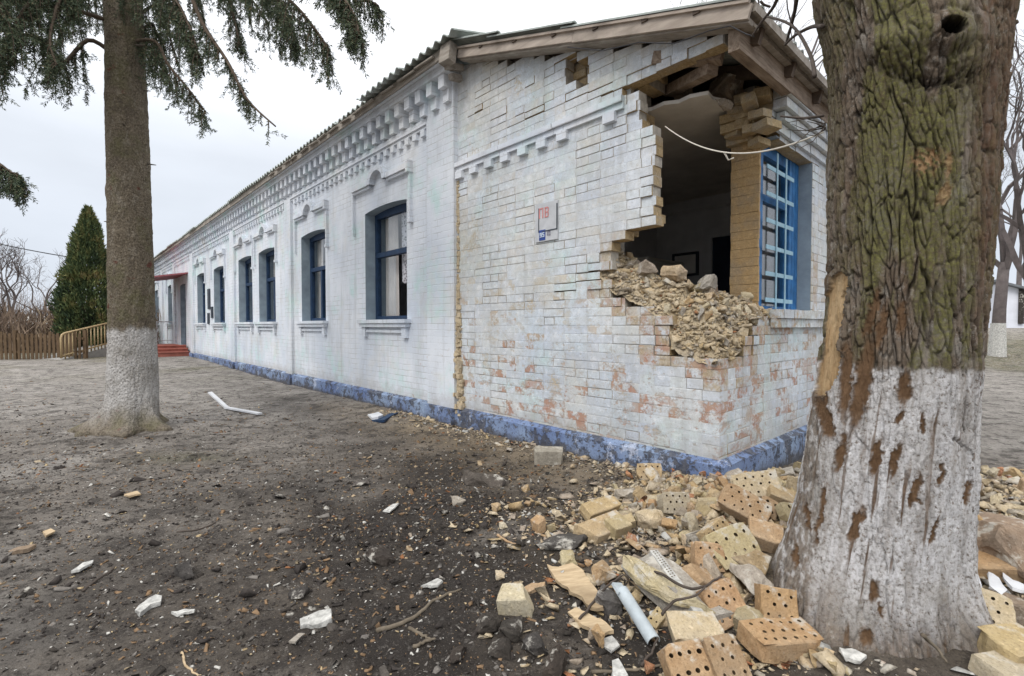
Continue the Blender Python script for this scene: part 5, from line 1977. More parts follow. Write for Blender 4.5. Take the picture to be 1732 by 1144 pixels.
def place(me, name, loc, rot, label, cat, group=None):
    o = bpy.data.objects.new(name, me)
    sc.collection.objects.link(o)
    o.location = loc
    o.rotation_euler = rot
    tag(o, label, cat, group)
    return o


H3 = (6, 3, .0068)
H2 = (4, 2, .0082)


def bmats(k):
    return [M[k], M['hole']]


def brick_at(px, py, lift, rot, label, mat, seed, holes=None, size=(.25, .12, .065), cut=None, name='brick', rough=.0055):
    p = gp(px, py, lift)
    return place(brick_mesh(seed, size, holes, cut, rough, mats=bmats(mat)), name, p, tuple(R(a) for a in rot), label, 'brick')


G_ = 'bricks thrown out of the broken corner'
HERO = [
    # px, py, lift, rot, label, mat, holes, size, cut
    (1322, 1082, .035, (6, 4, 12), 'whole orange perforated brick lying flat at the foot of the big tree', 'orange_obj', H3, (.26, .13, .075), None),
    (1160, 1128, .05, (38, -6, 8), 'left of two perforated bricks tilted side by side at the front of the heap', 'orange_obj', H2, (.14, .13, .08), None),
    (1222, 1120, .05, (40, 4, 16), 'right of two perforated bricks tilted side by side at the front of the heap', 'orange_obj', (3, 3, .0062), (.13, .14, .08), None),
    (1172, 1072, .05, (18, 3, 6), 'light beige brick with grey mortar on top, behind the two tilted bricks', 'pale_obj', None, (.20, .12, .09), None),
    (1222, 1022, .06, (52, -14, 18), 'perforated brick standing on edge with a bluish painted end', 'orange_obj', (4, 3, .0062), (.15, .15, .07), None),
    (1312, 1022, .06, (64, 6, -8), 'perforated half brick on end beside the big tree foot', 'ochre_obj', (3, 3, .0062), (.13, .12, .08), None),
    (1268, 1052, .03, (10, 8, -38), 'small yellow half brick in front of the half brick on end', 'yellow_obj', None, (.12, .09, .06), None),
    (1236, 925, .10, (50, -10, 22), 'large olive ochre perforated brick leaning in the middle of the heap', 'yellow_obj', (4, 2, .0085), (.24, .16, .08), None),
    (1196, 942, .09, (66, 4, -4), 'brown perforated brick end under the leaning olive brick', 'orange_obj', (3, 3, .0062), (.13, .12, .08), None),
    (1258, 856, .10, (46, 24, -28), 'orange perforated brick tilted high on the heap', 'orange_obj', (5, 3, .0062), (.25, .14, .075), None),
    (1278, 822, .10, (58, -12, -14), 'pale perforated brick topmost in the heap near the blue plinth', 'pale_obj', (5, 3, .0062), (.24, .14, .075), None),
    (1140, 852, .06, (60, 4, 6), 'pale perforated brick face on the upper left of the heap', 'pale_obj', (4, 3, .0062), (.17, .12, .08), None),
    (1098, 800, .05, (58, -4, -12), 'small ochre perforated brick close to the blue plinth', 'ochre_obj', (4, 3, .0062), (.17, .12, .07), None),
    (1212, 906, .05, (60, -20, 30), 'ochre perforated brick corner just behind the olive brick', 'ochre_obj', (4, 3, .0062), (.16, .12, .07), None),
    (1012, 862, .06, (24, -6, 30), 'upper long yellow brick of the mortared pair left of the heap', 'yellow_obj', None, (.27, .10, .075), None),
    (1018, 896, .035, (20, -6, 30), 'lower long brick of the mortared pair left of the heap', 'ochre_obj', None, (.30, .13, .07), None),
    (1046, 890, .055, (20, -6, 30), 'short bright yellow brick piece stuck on the lower brick of the pair', 'yellow_obj', None, (.13, .10, .07), None),
    (874, 1018, .035, (8, -6, -12), 'pale block of two mortared brick halves alone on the dark soil', 'pale_obj', None, (.14, .11, .10), None),
    (928, 772, .05, (4, 0, -8), 'square grey beige block against the blue plinth', 'mortar_obj', None, (.24, .14, .13), None),
    (1255, 945, .06, (24, 18, -30), 'ochre brick broken along its holes, right of the olive brick', 'ochre_obj', None, (.21, .12, .07), None),
    (1298, 862, .05, (30, -30, 40), 'small orange brick bit with a hole under the tilted orange brick', 'orange_obj', (2, 2, .009), (.11, .10, .07), None),
    (1290, 905, .06, (26, 12, -25), 'brown brick with a scrap of pale blue paint near the big tree', 'orange_obj', None, (.16, .12, .075), None),
    (1190, 985, .045, (20, 30, 10), 'brown brick lying behind the brick on edge', 'orange_obj', None, (.18, .10, .07), None),
    (1330, 845, .06, (20, 20, -15), 'ochre brick half hidden by the left edge of the big tree', 'ochre_obj', None, (.20, .12, .07), None),
    (1660, 1030, .08, (55, 10, -30), 'perforated ochre brick standing right of the big tree', 'pale_obj', (4, 3, .0062), (.16, .13, .08), None),
    (1724, 1098, .04, (10, 0, 10), 'pale brick at the lower right edge of the picture', 'yellow_obj', None, (.22, .13, .09), None),
    (1706, 1140, .03, (6, 8, 20), 'pale brick slab in the bottom right corner', 'pale_obj', None, (.22, .13, .06), None),
    (1666, 895, .07, (30, 20, 30), 'ochre brick right of the big tree, upper part of the far heap', 'ochre_obj', None, (.2, .12, .07), None),
    (1690, 955, .05, (14, -12, -24), 'flat orange brick under the white tiles right of the tree', 'orange_obj', None, (.26, .14, .07), None),
]
for i, (px, py, lift, rot, lab, mat, holes, size, cut) in enumerate(HERO):
    if holes is None and i not in (18,):
        rb = random.Random(i)
        k = rb.choice((-1, 1))
        cut = [((k * size[0] * .40, 0, 0), (k, rb.uniform(-.5, .5), rb.uniform(-.4, .4)))]
    o = brick_at(px, py, lift, rot, lab, mat, 40 + i, holes, size, cut)
    o['group'] = G_

# single stones and lumps that stand out
LUMPS = [
    (1024, 968, .045, (.15, .12, .09), 'orange_obj', 'orange brown broken brick lump left of the mortared slab', 'stone'),
    (1030, 1018, .03, (.15, .12, .10), 'asphalt', 'dark grey lump under the orange brown one', 'stone'),
    (890, 828, .02, (.07, .06, .06), 'ochre_obj', 'small ochre brick bit on the soil below the blue plinth', 'brick piece'),
    (838, 860, .02, (.07, .06, .07), 'ochre_obj', 'small ochre brick bit standing on the dark soil', 'brick piece'),
    (851, 890, .015, (.06, .05, .045), 'pale_obj', 'pale crumb of brick in front of the standing bit', 'brick piece'),
    (846, 972, .012, (.08, .05, .03), 'pale_obj', 'flat pale brick chip behind the pale block', 'brick piece'),
    (640, 942, .03, (.20, .12, .09), 'rock_dark', 'black burnt clod in the middle of the soil', 'clod'),
    (320, 968, .02, (.17, .10, .06), 'rock_dark', 'flat black clod on the left soil', 'clod'),
    (506, 1004, .02, (.10, .08, .05), 'rock_dark', 'small black clod left of the white plaster slab', 'clod'),
    (822, 1060, .025, (.15, .10, .06), 'rock_dark', 'dark clod left of the splintered wood', 'clod'),
    (866, 1066, .03, (.11, .09, .07), 'rock_dark', 'dark clod in front of the pale block', 'clod'),
    (846, 1096, .025, (.10, .09, .06), 'rock_dark', 'dark clod nearest the bottom of the bare soil', 'clod'),
    (905, 1095, .025, (.09, .08, .06), 'rock_dark', 'dark clod right of the bottom clod', 'clod'),
    (778, 1108, .02, (.09, .07, .05), 'rock_dark', 'small dark clod near the bottom edge', 'clod'),
    (940, 1120, .03, (.13, .10, .08), 'rock_dark', 'dark rough clod below the splintered wood', 'clod'),
    (770, 848, .02, (.12, .10, .05), 'mortar_obj', 'light grey mortar flake in the middle of the soil', 'mortar piece'),
    (610, 818, .02, (.14, .10, .04), 'asphalt', 'flat dark grey clod among the ash', 'clod'),
    (820, 815, .03, (.42, .16, .07), 'asphalt', 'long dark slab of torn soil below the wall', 'clod'),
    (950, 915, .03, (.35, .18, .06), 'asphalt', 'dark grey slab of torn asphalt left of the heap', 'asphalt piece'),
    (1270, 985, .07, (.20, .14, .12), 'mortar_obj', 'grey mortar lump between the leaning and the standing bricks', 'mortar piece'),
    (1100, 880, .06, (.17, .13, .12), 'pale_obj', 'pale broken brick lump in the upper left of the heap', 'brick piece'),
    (1172, 888, .06, (.08, .06, .15), 'pale_obj', 'upright cream splinter of brick in the middle of the heap', 'brick piece'),
    (1712, 1042, .08, (.24, .20, .15), 'rock_brown', 'rounded brown stone right of the big tree', 'stone'),
    (1712, 925, .10, (.50, .36, .22), 'rock_brown', 'big brown clod of soil and brick right of the big tree', 'clod'),
    (1190, 800, .05, (.10, .08, .07), 'red_obj', 'red brick bit under the building corner', 'brick piece'),
    (1145, 793, .05, (.10, .08, .07), 'red_obj', 'red brick bit beside the blue plinth left of the corner', 'brick piece'),
    (1210, 840, .06, (.11, .10, .10), 'ochre_obj', 'ochre lump just below the building corner', 'brick piece'),
    (1242, 812, .08, (.22, .14, .12), 'mortar_obj', 'grey mortar slab next to the topmost pale brick', 'mortar piece'),
    (1060, 835, .04, (.16, .12, .08), 'mortar_obj', 'greyish broken brick behind the mortared pair', 'mortar piece'),
    (960, 945, .03, (.12, .09, .05), 'yellow_obj', 'yellowish chip behind the splintered wood', 'brick piece'),
]
for i, (px, py, lift, size, mat, lab, cat) in enumerate(LUMPS):
    rb = random.Random(500 + i)
    place(chunk_mesh(500 + i, size, M[mat], pts=18), cat.replace(' ', '_'), gp(px, py, lift * .6), (rb.uniform(-.15, .15), rb.uniform(-.15, .15), rb.uniform(0, 6)), lab, cat)

# the mortared slab with its white perforated corner strip, zinc pipe, splintered wood
sl_ = empty('masonry_slab', gp(1142, 1000, .05), R(28))
tag(sl_, 'long slab of mortared masonry lying in front of the heap', 'masonry slab')
V0 = chunk_mesh(901, (.23, .50, .12), M['mortar_obj'], 'slab', 26, .08)
o = bpy.data.objects.new('slab', V0); sc.collection.objects.link(o); o.parent = sl_; o.rotation_euler = (R(8), R(6), 0)
V0 = chunk_mesh(903, (.10, .46, .05), M['yellow_obj'], 'yellow_face', 22, .12)
o = bpy.data.objects.new('yellow_face', V0); sc.collection.objects.link(o); o.parent = sl_; o.location = (-.08, 0, .055); o.rotation_euler = (R(8), R(-20), .06)
A_, B2 = gp(1112, 930, .15), gp(1196, 1042, .085)
st = MB()
d = (B2 - A_); Ls = d.length; d.normalize()
sx = d.cross(Vector((0, 0, 1))).normalized(); uz = sx.cross(d)
wd = .034
st.add([A_, A_ + sx * wd, B2 + sx * wd, B2, A_ + uz * -.003, A_ + sx * wd - uz * .003, B2 + sx * wd - uz * .003, B2 - uz * .003], [(0, 1, 2, 3), (7, 6, 5, 4), (0, 4, 5, 1), (1, 5, 6, 2), (2, 6, 7, 3), (3, 7, 4, 0)])
st.add([A_ + sx * wd, A_ + sx * (wd + .003), B2 + sx * (wd + .003), B2 + sx * wd, A_ + sx * wd - uz * .03, A_ + sx * (wd + .003) - uz * .03, B2 + sx * (wd + .003) - uz * .03, B2 + sx * wd - uz * .03], [(0, 1, 2, 3), (7, 6, 5, 4), (0, 4, 5, 1), (1, 5, 6, 2), (2, 6, 7, 3), (3, 7, 4, 0)])
for k in range(12):
    for j in (0, 1):
        c_ = A_ + d * (Ls * .45 * (k + .5) / 12) + sx * (.010 + .014 * j) + d * (.005 * j) + uz * .0006
        st.add([c_ + d * .004 * math.cos(q * 1.047) + sx * .004 * math.sin(q * 1.047) for q in range(6)], [(0, 1, 2, 3, 4, 5)], 1)
o = st.build('corner_strip', [M['white_shard'], M['hole']])
tag(o, 'white perforated plaster corner strip lying on the mortared slab', 'plaster strip')

P_ = [gp(1052, 1000, .10), gp(1106, 1086, .03)]
g = MB()
ax = (P_[1] - P_[0]).normalized(); sx = ax.cross(Vector((0, 0, 1))).normalized(); uz = sx.cross(ax)
n = 14
ringA = []; V_ = []; F_ = []
for e_, q in enumerate([P_[0], P_[0].lerp(P_[1], .5), P_[1]]):
    for k in range(n + 1):
        a = math.radians(-15 + 210 * k / n)
        for rr2 in (.026, .0235):
            V_.append(q + sx * math.cos(a) * rr2 + uz * math.sin(a) * rr2)
m_ = (n + 1) * 2
for e_ in range(2):
    for k in range(n):
        a = e_ * m_ + 2 * k
        F_ += [(a, a + 2, a + m_ + 2, a + m_), (a + 1, a + m_ + 1, a + m_ + 3, a + 3)]
for k in range(n):
    F_ += [(2 * k, 2 * k + 1, 2 * k + 3, 2 * k + 2), (2 * m_ + 2 * k, 2 * m_ + 2 * k + 2, 2 * m_ + 2 * k + 3, 2 * m_ + 2 * k + 1)]
F_ += [(0, m_, m_ + 1, 1), (m_, 2 * m_, 2 * m_ + 1, m_ + 1), (2 * n, 2 * n + 1, m_ + 2 * n + 1, m_ + 2 * n), (m_ + 2 * n, m_ + 2 * n + 1, 2 * m_ + 2 * n + 1, 2 * m_ + 2 * n)]
g.add(V_, F_)
g.obox(P_[0] + Vector((-.01, .0, .01)), (.05, .05, .012), (.4, .3, .5))
tag(g.build('pipe_piece', M['metal_grey']), 'short zinc half pipe lying left of the mortared slab', 'pipe')


def splinter(pix, thick, lab, mat, name='wood_splinter', cat='wood', lift=.02, tilt=.03, seed=0):
    """ragged flake with the outline given on the ground, tilted, with thickness"""
    rb = random.Random(seed)
    P = []
    for i in range(len(pix)):
        a, b_ = Vector(pix[i]), Vector(pix[(i + 1) % len(pix)])
        m = max(1, int((b_ - a).length / 9))
        for k in range(m):
            q = a.lerp(b_, k / m)
            if k:
                q += Vector((rb.uniform(-2, 2), rb.uniform(-2, 2)))
            P.append(q)
    c_ = gp(sum(p.x for p in P) / len(P), sum(p.y for p in P) / len(P), lift)
    top = []
    for p in P:
        d_ = ray(p.x, p.y); k = (c_.z - CH) / d_[2]
        w_ = Vector((d_[0] * k, d_[1] * k, c_.z)) - c_
        w_.z += tilt * w_.x / .2 + rb.uniform(-.003, .003)
        top.append(w_)
    n = len(top)
    bm = bmesh.new()
    tv = [bm.verts.new(q) for q in top]
    bv = [bm.verts.new(q + Vector((rb.uniform(-.004, .004), rb.uniform(-.004, .004), -thick))) for q in top]
    bm.faces.new(tv); bm.faces.new(bv[::-1])
    for i in range(n):
        bm.faces.new((tv[i], bv[i], bv[(i + 1) % n], tv[(i + 1) % n]))
    bmesh.ops.triangulate(bm, faces=[f for f in bm.faces if len(f.verts) > 4])
    bmesh.ops.recalc_face_normals(bm, faces=bm.faces[:])
    me = bpy.data.meshes.new(name); bm.to_mesh(me); bm.free()
    me.materials.append(M[mat])
    return place(me, name, c_, (0, 0, 0), lab, cat)


splinter([(925, 948), (945, 955), (968, 952), (985, 965), (1000, 990), (1018, 1018), (1020, 1033), (1000, 1028), (975, 1005), (950, 985), (936, 968)], .016, 'large pale curved wood splinter left of the heap', 'wood_pale', lift=.035, seed=1)
splinter([(960, 1030), (975, 1025), (1000, 1040), (1025, 1055), (1038, 1072), (1020, 1074), (985, 1056)], .014, 'ragged pale wood splinter in front of the large one', 'wood_pale', lift=.02, seed=2)
splinter([(878, 996), (900, 985), (922, 988), (920, 996), (895, 1000)], .015, 'short orange wood splinter behind the pale block', 'orange_obj', lift=.015, seed=3)
splinter([(1018, 1078), (1035, 1076), (1048, 1094), (1035, 1102), (1018, 1090)], .008, 'grey white plaster flake below the wood splinter', 'white_shard', 'plaster_flake', 'plaster', seed=4)
splinter([(1035, 1115), (1046, 1114), (1062, 1144), (1050, 1150), (1036, 1140)], .008, 'grey white plaster flake at the bottom edge', 'white_shard', 'plaster_flake', 'plaster', seed=5)
splinter([(507, 1042), (530, 1034), (560, 1031), (561, 1050), (540, 1056), (508, 1055)], .02, 'white plaster slab lying alone on the dark soil', 'white_shard', 'plaster_flake', 'plaster', seed=6)
splinter([(228, 1030), (250, 1010), (264, 1003), (274, 1008), (272, 1020), (255, 1024), (238, 1036)], .02, 'grey white pointed board shard on the left soil', 'white_shard', 'board_shard', 'board', seed=7)
splinter([(290, 1031), (312, 1029), (330, 1032), (328, 1036), (300, 1037)], .01, 'thin white shard right of the pointed board shard', 'white_shard', 'board_shard', 'board', seed=8)
splinter([(120, 966), (140, 950), (158, 946), (156, 954), (136, 964)], .012, 'white shard farthest left among the twigs', 'white_shard', 'board_shard', 'board', seed=9)
splinter([(712, 988), (740, 980), (748, 985), (730, 992)], .01, 'thin white flake in the middle of the burnt soil', 'white_shard', 'plaster_flake', 'plaster', seed=10)
splinter([(648, 862), (664, 852), (674, 852), (660, 866)], .008, 'small white flake on the ash below the wall', 'white_shard', 'plaster_flake', 'plaster', seed=11)
splinter([(488, 1082), (505, 1070), (516, 1074), (500, 1086)], .008, 'greyish flake in front of the white plaster slab', 'mortar_obj', 'plaster_flake', 'plaster', seed=12)
splinter([(622, 698), (640, 696), (648, 704), (630, 707)], .05, 'white block lying near the foot of the long wall', 'white_thing', 'block', 'block', lift=.03, seed=13)
splinter([(628, 708), (660, 699), (674, 700), (650, 712)], .03, 'dark blue painted board piece by the long wall', 'blue_frame', 'board_shard', 'board', lift=.02, seed=14)
splinter([(210, 834), (232, 830), (238, 838), (218, 841)], .012, 'tan wood chip on the left soil in front of the spruce', 'wood_pale', 'wood_chip', 'wood', seed=15)
splinter([(72, 896), (86, 892), (94, 900), (78, 908)], .012, 'tan chip near the left edge', 'wood_pale', 'wood_chip', 'wood', seed=16)
splinter([(14, 928), (30, 922), (62, 922), (48, 930), (20, 934)], .02, 'grey bark piece at the left edge', 'rock_brown', 'bark_piece', 'bark', seed=17)
splinter([(1420, 1094), (1440, 1098), (1466, 1112), (1455, 1118), (1428, 1110)], .012, 'white plaster flake at the front of the big tree foot', 'white_shard', 'plaster_flake', 'plaster', seed=18)
splinter([(1374, 1110), (1395, 1096), (1412, 1104), (1398, 1116)], .012, 'pale wood chip under the orange brick', 'wood_pale', 'wood_chip', 'wood', seed=19)
for i, (pix, lab) in enumerate([([(1633, 972), (1648, 968), (1660, 990), (1650, 1002), (1636, 1000)], 'white tile piece touching the right side of the big tree'),
                                ([(1672, 966), (1690, 978), (1704, 998), (1694, 1006), (1674, 992)], 'left blade of the broken white tile right of the big tree'),
                                ([(1696, 962), (1732, 985), (1736, 1005), (1712, 1000), (1698, 982)], 'right blade of the broken white tile right of the big tree')]):
    splinter(pix, .012, lab, 'white_thing', 'tile_piece', 'tile', lift=.10, tilt=.05 * (1 - i), seed=30 + i)

# bent white metal strip near the spruce
A_, B2, C2 = gp(355, 664, .22), gp(384, 690, .03), gp(440, 700, .03)
g = MB(); g.bar(A_, B2, .055, .02); g.bar(B2, C2, .06, .022)
g.obox(B2, (.06, .06, .024), (0, 0, .3))
tag(g.build('metal_strip', M['white_thing']), 'bent white metal strip lying right of the spruce', 'metal strip')


def stick(pix, rad, lab, mat='twig', lifts=None, name='stick'):
    P = [gp(x, y, (lifts[i] if lifts else rad * .6)) for i, (x, y) in enumerate(pix)]
    path = smooth_path(P, 5 * (len(P) - 1))
    rb = random.Random(len(pix) * 7 + int(pix[0][0]))
    path = [p + Vector((rb.uniform(-1, 1), rb.uniform(-1, 1), 0)) * rad * .6 for p in path]
    g = MB(); g.tube(path, [rad * (1 - .5 * i / len(path)) for i in range(len(path))], 6)
    return tag(g.build(name, M[mat], smooth=True), lab, 'stick')


M['stick'] = simple('grey brown stick', (.14, .115, .085), .95, .3, 20, .4)
stick([(636, 1067), (680, 1055), (712, 1035), (740, 1012), (782, 997)], .010, 'long curved grey stick on the dark soil', 'stick')
stick([(692, 1062), (715, 1075), (732, 1082)], .008, 'upper arm of the small forked stick near the bottom', 'stick')
stick([(700, 1094), (720, 1086), (736, 1080)], .008, 'lower arm of the small forked stick near the bottom', 'stick')
stick([(308, 1104), (312, 1122), (330, 1140), (340, 1143)], .005, 'thin pale bent twig at the bottom left edge', 'wood_pale')
stick([(140, 1000), (165, 980), (188, 966), (194, 958)], .007, 'dark twig beside the leftmost white shard', 'twig')
stick([(300, 900), (335, 896), (365, 884)], .006, 'dark twig on the soil left of the ash', 'twig')
stick([(1075, 968), (1110, 968), (1150, 990), (1180, 996), (1212, 980), (1222, 972)], .007, 'dark branch arching over the mortared slab', 'twig', [.10, .15, .17, .15, .14, .13])
stick([(980, 1048), (1010, 1010), (1035, 985), (1056, 972)], .006, 'dark twig rising from the wood splinter', 'twig', [.02, .05, .10, .12])
stick([(1120, 1040), (1140, 1018), (1175, 1008), (1195, 990)], .006, 'dark twig across the lower half of the mortared slab', 'twig', [.10, .14, .15, .15])
stick([(1000, 1136), (1060, 1134), (1125, 1124)], .007, 'grey twig along the bottom edge left of the tilted bricks', 'stick')
stick([(1085, 1126), (1105, 1100), (1112, 1078)], .006, 'short dark twig by the end of the zinc pipe', 'twig', [.01, .03, .06])
stick([(840, 905), (862, 918), (888, 922)], .008, 'reddish sliver of wood on the soil left of the heap', 'orange_obj')
stick([(1560, 1074), (1580, 1092), (1602, 1122)], .007, 'pale root twig on the foot of the big tree', 'stick', [.12, .08, .05])

# individual rubble fragments of the heap: a few shapes, copied
FR = []
for i in range(26):
    rb = random.Random(700 + i)
    k = ['ochre_obj', 'ochre_obj', 'pale_obj', 'yellow_obj', 'orange_obj', 'mortar_obj', 'ochre_obj', 'pale_obj', 'orange_obj', 'mortar_obj', 'red_obj', 'yellow_obj', 'ochre_obj'][i % 13]
    if i % 3 == 0:
        sz = (rb.uniform(.09, .16), rb.uniform(.07, .11), rb.uniform(.05, .07))
        me = brick_mesh(700 + i, sz, (2, 2, .008) if i % 2 == 0 and i % 4 == 0 else None, [((sz[0] * .35, 0, 0), (1, rb.uniform(-.6, .6), rb.uniform(-.5, .5)))], .006, mats=bmats(k), name='brick_fragment')
    else:
        me = chunk_mesh(700 + i, (rb.uniform(.06, .13), rb.uniform(.05, .10), rb.uniform(.035, .075)), M[k], 'brick_fragment', 13, .16)
    FR.append((me, k))
LAB = {'ochre_obj': 'ochre', 'pale_obj': 'cream', 'yellow_obj': 'yellowish', 'orange_obj': 'orange', 'mortar_obj': 'grey mortar crusted', 'red_obj': 'brick red'}
rb = random.Random(42)
firsts = {}
cnt = 0
hero_xy = [(gp(h[0], h[1])) for h in HERO]
ZON = [((1.10, 2.95), (.42, .20), 58, 'in the low scatter along the blue plinth', .75), ((1.55, 2.95), (.34, .28), 66, 'high in the heap under the building corner', 1.0),
       ((1.35, 2.35), (.36, .30), 60, 'in the middle of the heap left of the big tree', 1.05), ((1.2, 1.95), (.40, .22), 24, 'at the front of the heap', .8),
       ((2.55, 2.65), (.38, .40), 46, 'in the heap right of the big tree', 1.1), ((3.15, 3.3), (.42, .35), 34, 'at the far right of the rubble', 1.1), ((2.4, 1.9), (.25, .22), 14, 'beside the right foot of the big tree', 1.1)]
for zi, ((cx, cy), (sx_, sy_), n, where, scl) in enumerate(ZON):
    tries = 0
    k_ = 0
    while k_ < n and tries < n * 8:
        tries += 1
        x = cx + rb.gauss(0, sx_); y = cy + rb.gauss(0, sy_)
        s_ = (x - P0[0]) * DR[0] + (y - P0[1]) * DR[1]; t_ = (x - P0[0]) * DL[0] + (y - P0[1]) * DL[1]
        if s_ > -.13 and t_ > -.13: continue
        if math.hypot(x - MX + .05, y - MY) < .46: continue
        if y < 1.35: continue
        me, k = FR[rb.randrange(len(FR))]
        o = firsts.get(me.name)
        o = bpy.data.objects.new('brick_fragment', me) if o is None else o.copy()
        firsts.setdefault(me.name, o)
        sc.collection.objects.link(o)
        s = scl * rb.choice((.45, .55, .65, .8, 1.0, 1.2)) * rb.uniform(.9, 1.1)
        o.scale = (s, s, s)
        o.location = (x, y, gz(x, y) + rb.uniform(.005, .05) * scl)
        o.rotation_euler = (rb.uniform(0, 6.28), rb.uniform(0, 6.28), rb.uniform(0, 6.28))
        tag(o, f'{LAB[k]} brick fragment {where}', 'brick fragment', 'brick fragments of the rubble heap')
        k_ += 1

# broken pieces resting on the torn wall top
def top_z(u, dep, front=False):
    cs = np.linspace(.3, 1, 30)
    d_, z_ = torn_prof(np.full(30, u), cs, front)
    return float(np.interp(dep, d_, z_)) + .015


WP = [(.50, .25, False, (.21, .15, .15), 'pale_obj', 'left of the two big pale brick blocks on the torn wall top'), (.25, .30, False, (.20, .16, .14), 'mortar_obj', 'right of the two big pale brick blocks on the torn wall top'),
      (.80, .16, True, (.15, .10, .09), 'pale_obj', 'pale brick half against the raw window box'), (.72, .20, False, (.20, .14, .12), 'mortar_obj', 'grey lump at the left end of the torn wall top'),
      (.30, .30, True, (.13, .10, .08), 'yellow_obj', 'small yellowish brick bit on the torn wall top, left of the brown tile'), (.60, .28, True, (.14, .09, .07), 'ochre_obj', 'ochre brick bit on the torn wall top, between the brown tile and the window box')]
for i, (u_, dep, front, size, mat, lab) in enumerate(WP):
    P_w = bw(u_, dep, 0) if front else bw(dep, u_, 0)
    P_w.z = top_z(u_, dep, front) + size[2] * .38
    o = place(chunk_mesh(880 + i, size, M[mat], 'brick_piece', 26, .09), 'brick_piece', P_w, (.06, .06, AZ + .3 * i), lab, 'brick piece')
rb = random.Random(61)
TM = [chunk_mesh(960 + i, (rb.uniform(.07, .14), rb.uniform(.05, .10), rb.uniform(.04, .07)), M[('pale_obj', 'ochre_obj', 'mortar_obj', 'pale_obj')[i % 4]], 'brick_piece', 14, .13) for i in range(8)]
for i in range(64):
    front = i % 5 > 2
    u_ = rb.uniform(.03, .9 if front else 1.04); c_ = rb.uniform(.05, .95)
    q = torn_pts(np.array([u_]), np.array([c_]), front)
    o = bpy.data.objects.new('brick_piece', TM[i % 8]); sc.collection.objects.link(o)
    o.location = bw(float(q[0][0]), float(q[1][0]), float(q[2][0]) + .012)
    o.rotation_euler = (rb.uniform(0, 6), rb.uniform(0, 6), rb.uniform(0, 6))
    kk = ('cream', 'ochre', 'grey mortar', 'cream')[(i % 8) % 4]
    tag(o, f'{kk} broken lump lodged in the torn masonry under the hole', 'brick piece', 'lumps lodged in the torn wall')
splin = MB()
splin.prism([(-.09, -.05), (.10, -.05), (-.05, .10)], 'x', -.012, .012)
o = splin.build('tile_piece', M['rock_brown']); o.location = bw(.42, .27, top_z(.42, .27, True) + .05); o.rotation_euler = (0, 0, AZ + 1.5)
tag(o, 'brown triangular tile piece standing on the torn wall top', 'tile')
for i, (px, py, dep, size, mat, lab) in enumerate([(1222, 150, .75, (.30, .25, .22), 'rock_brown', 'brown lump of loft fill showing above the torn ceiling'), (1155, 160, .55, (.22, .16, .10), 'rock_brown', 'small loft rubble on the ceiling edge, left of the brown lump'),
                                                    (1225, 178, .50, (.14, .10, .08), 'mortar_obj', 'broken plaster piece at the ceiling edge next to the brick stub')]):
    t_, z_ = fac(px, py, dep)
    place(chunk_mesh(930 + i, size, M[mat], 'loft_rubble', 18, .14), 'loft_rubble', bw(dep, t_, z_), (.2, .1, .4), lab, 'rubble')


# ---- uncountable crumbs: rubble grit, soil litter
def scatter(name, pts, sizes, mats, mprob, seed, flat=.5):
    rg = np.random.default_rng(seed)
    n = len(pts)
    base = np.array([(-1, -.6, -.5), (1, -.7, -.5), (.8, .8, -.5), (-.7, .9, -.5), (-.8, -.6, .45), (.7, -.5, .55), (.6, .6, .4), (-.6, .6, .5)]) * .5
    Fb = np.array([(3, 2, 1, 0), (4, 5, 6, 7), (0, 1, 5, 4), (1, 2, 6, 5), (2, 3, 7, 6), (3, 0, 4, 7)])
    sc_ = np.stack([sizes * rg.uniform(.7, 1.5, n), sizes * rg.uniform(.35, .9, n), sizes * flat * rg.uniform(.2, 1.0, n)], 1)
    v = base[None] * sc_[:, None, :] + rg.normal(0, .10, (n, 8, 3)) * sizes[:, None, None]
    a = rg.uniform(0, 2 * np.pi, n); b_ = rg.normal(0, .35, n); c_ = rg.normal(0, .35, n)
    ca_, sa_ = np.cos(a), np.sin(a)
    x = v[..., 0]; y = v[..., 1]; z = v[..., 2]
    y, z = y * np.cos(b_)[:, None] - z * np.sin(b_)[:, None], y * np.sin(b_)[:, None] + z * np.cos(b_)[:, None]
    x, z = x * np.cos(c_)[:, None] - z * np.sin(c_)[:, None], x * np.sin(c_)[:, None] + z * np.cos(c_)[:, None]
    x, y = x * ca_[:, None] - y * sa_[:, None], x * sa_[:, None] + y * ca_[:, None]
    v = np.stack([x, y, z], -1) + pts[:, None, :]
    F = (Fb[None] + (np.arange(n) * 8)[:, None, None]).reshape(-1, 4)
    mi = np.repeat(rg.choice(len(mats), n, p=mprob), 6)
    o = np_mesh(name, v.reshape(-1, 3), F, mats, None, False, None, mi)
    return tag(o, kind='stuff')


rg = np.random.default_rng(3)
SM = [M['dusty'], M['pale_obj'], M['yellow_obj'], M['mortar_obj'], M['red_obj'], M['white_shard']]
pts = []
for (cx, cy), (sx_, sy_), n, _, _ in ZON:
    pts.append(np.stack([rg.normal(cx, sx_ * 1.2, n * 85), rg.normal(cy, sy_ * 1.2, n * 85)], 1))
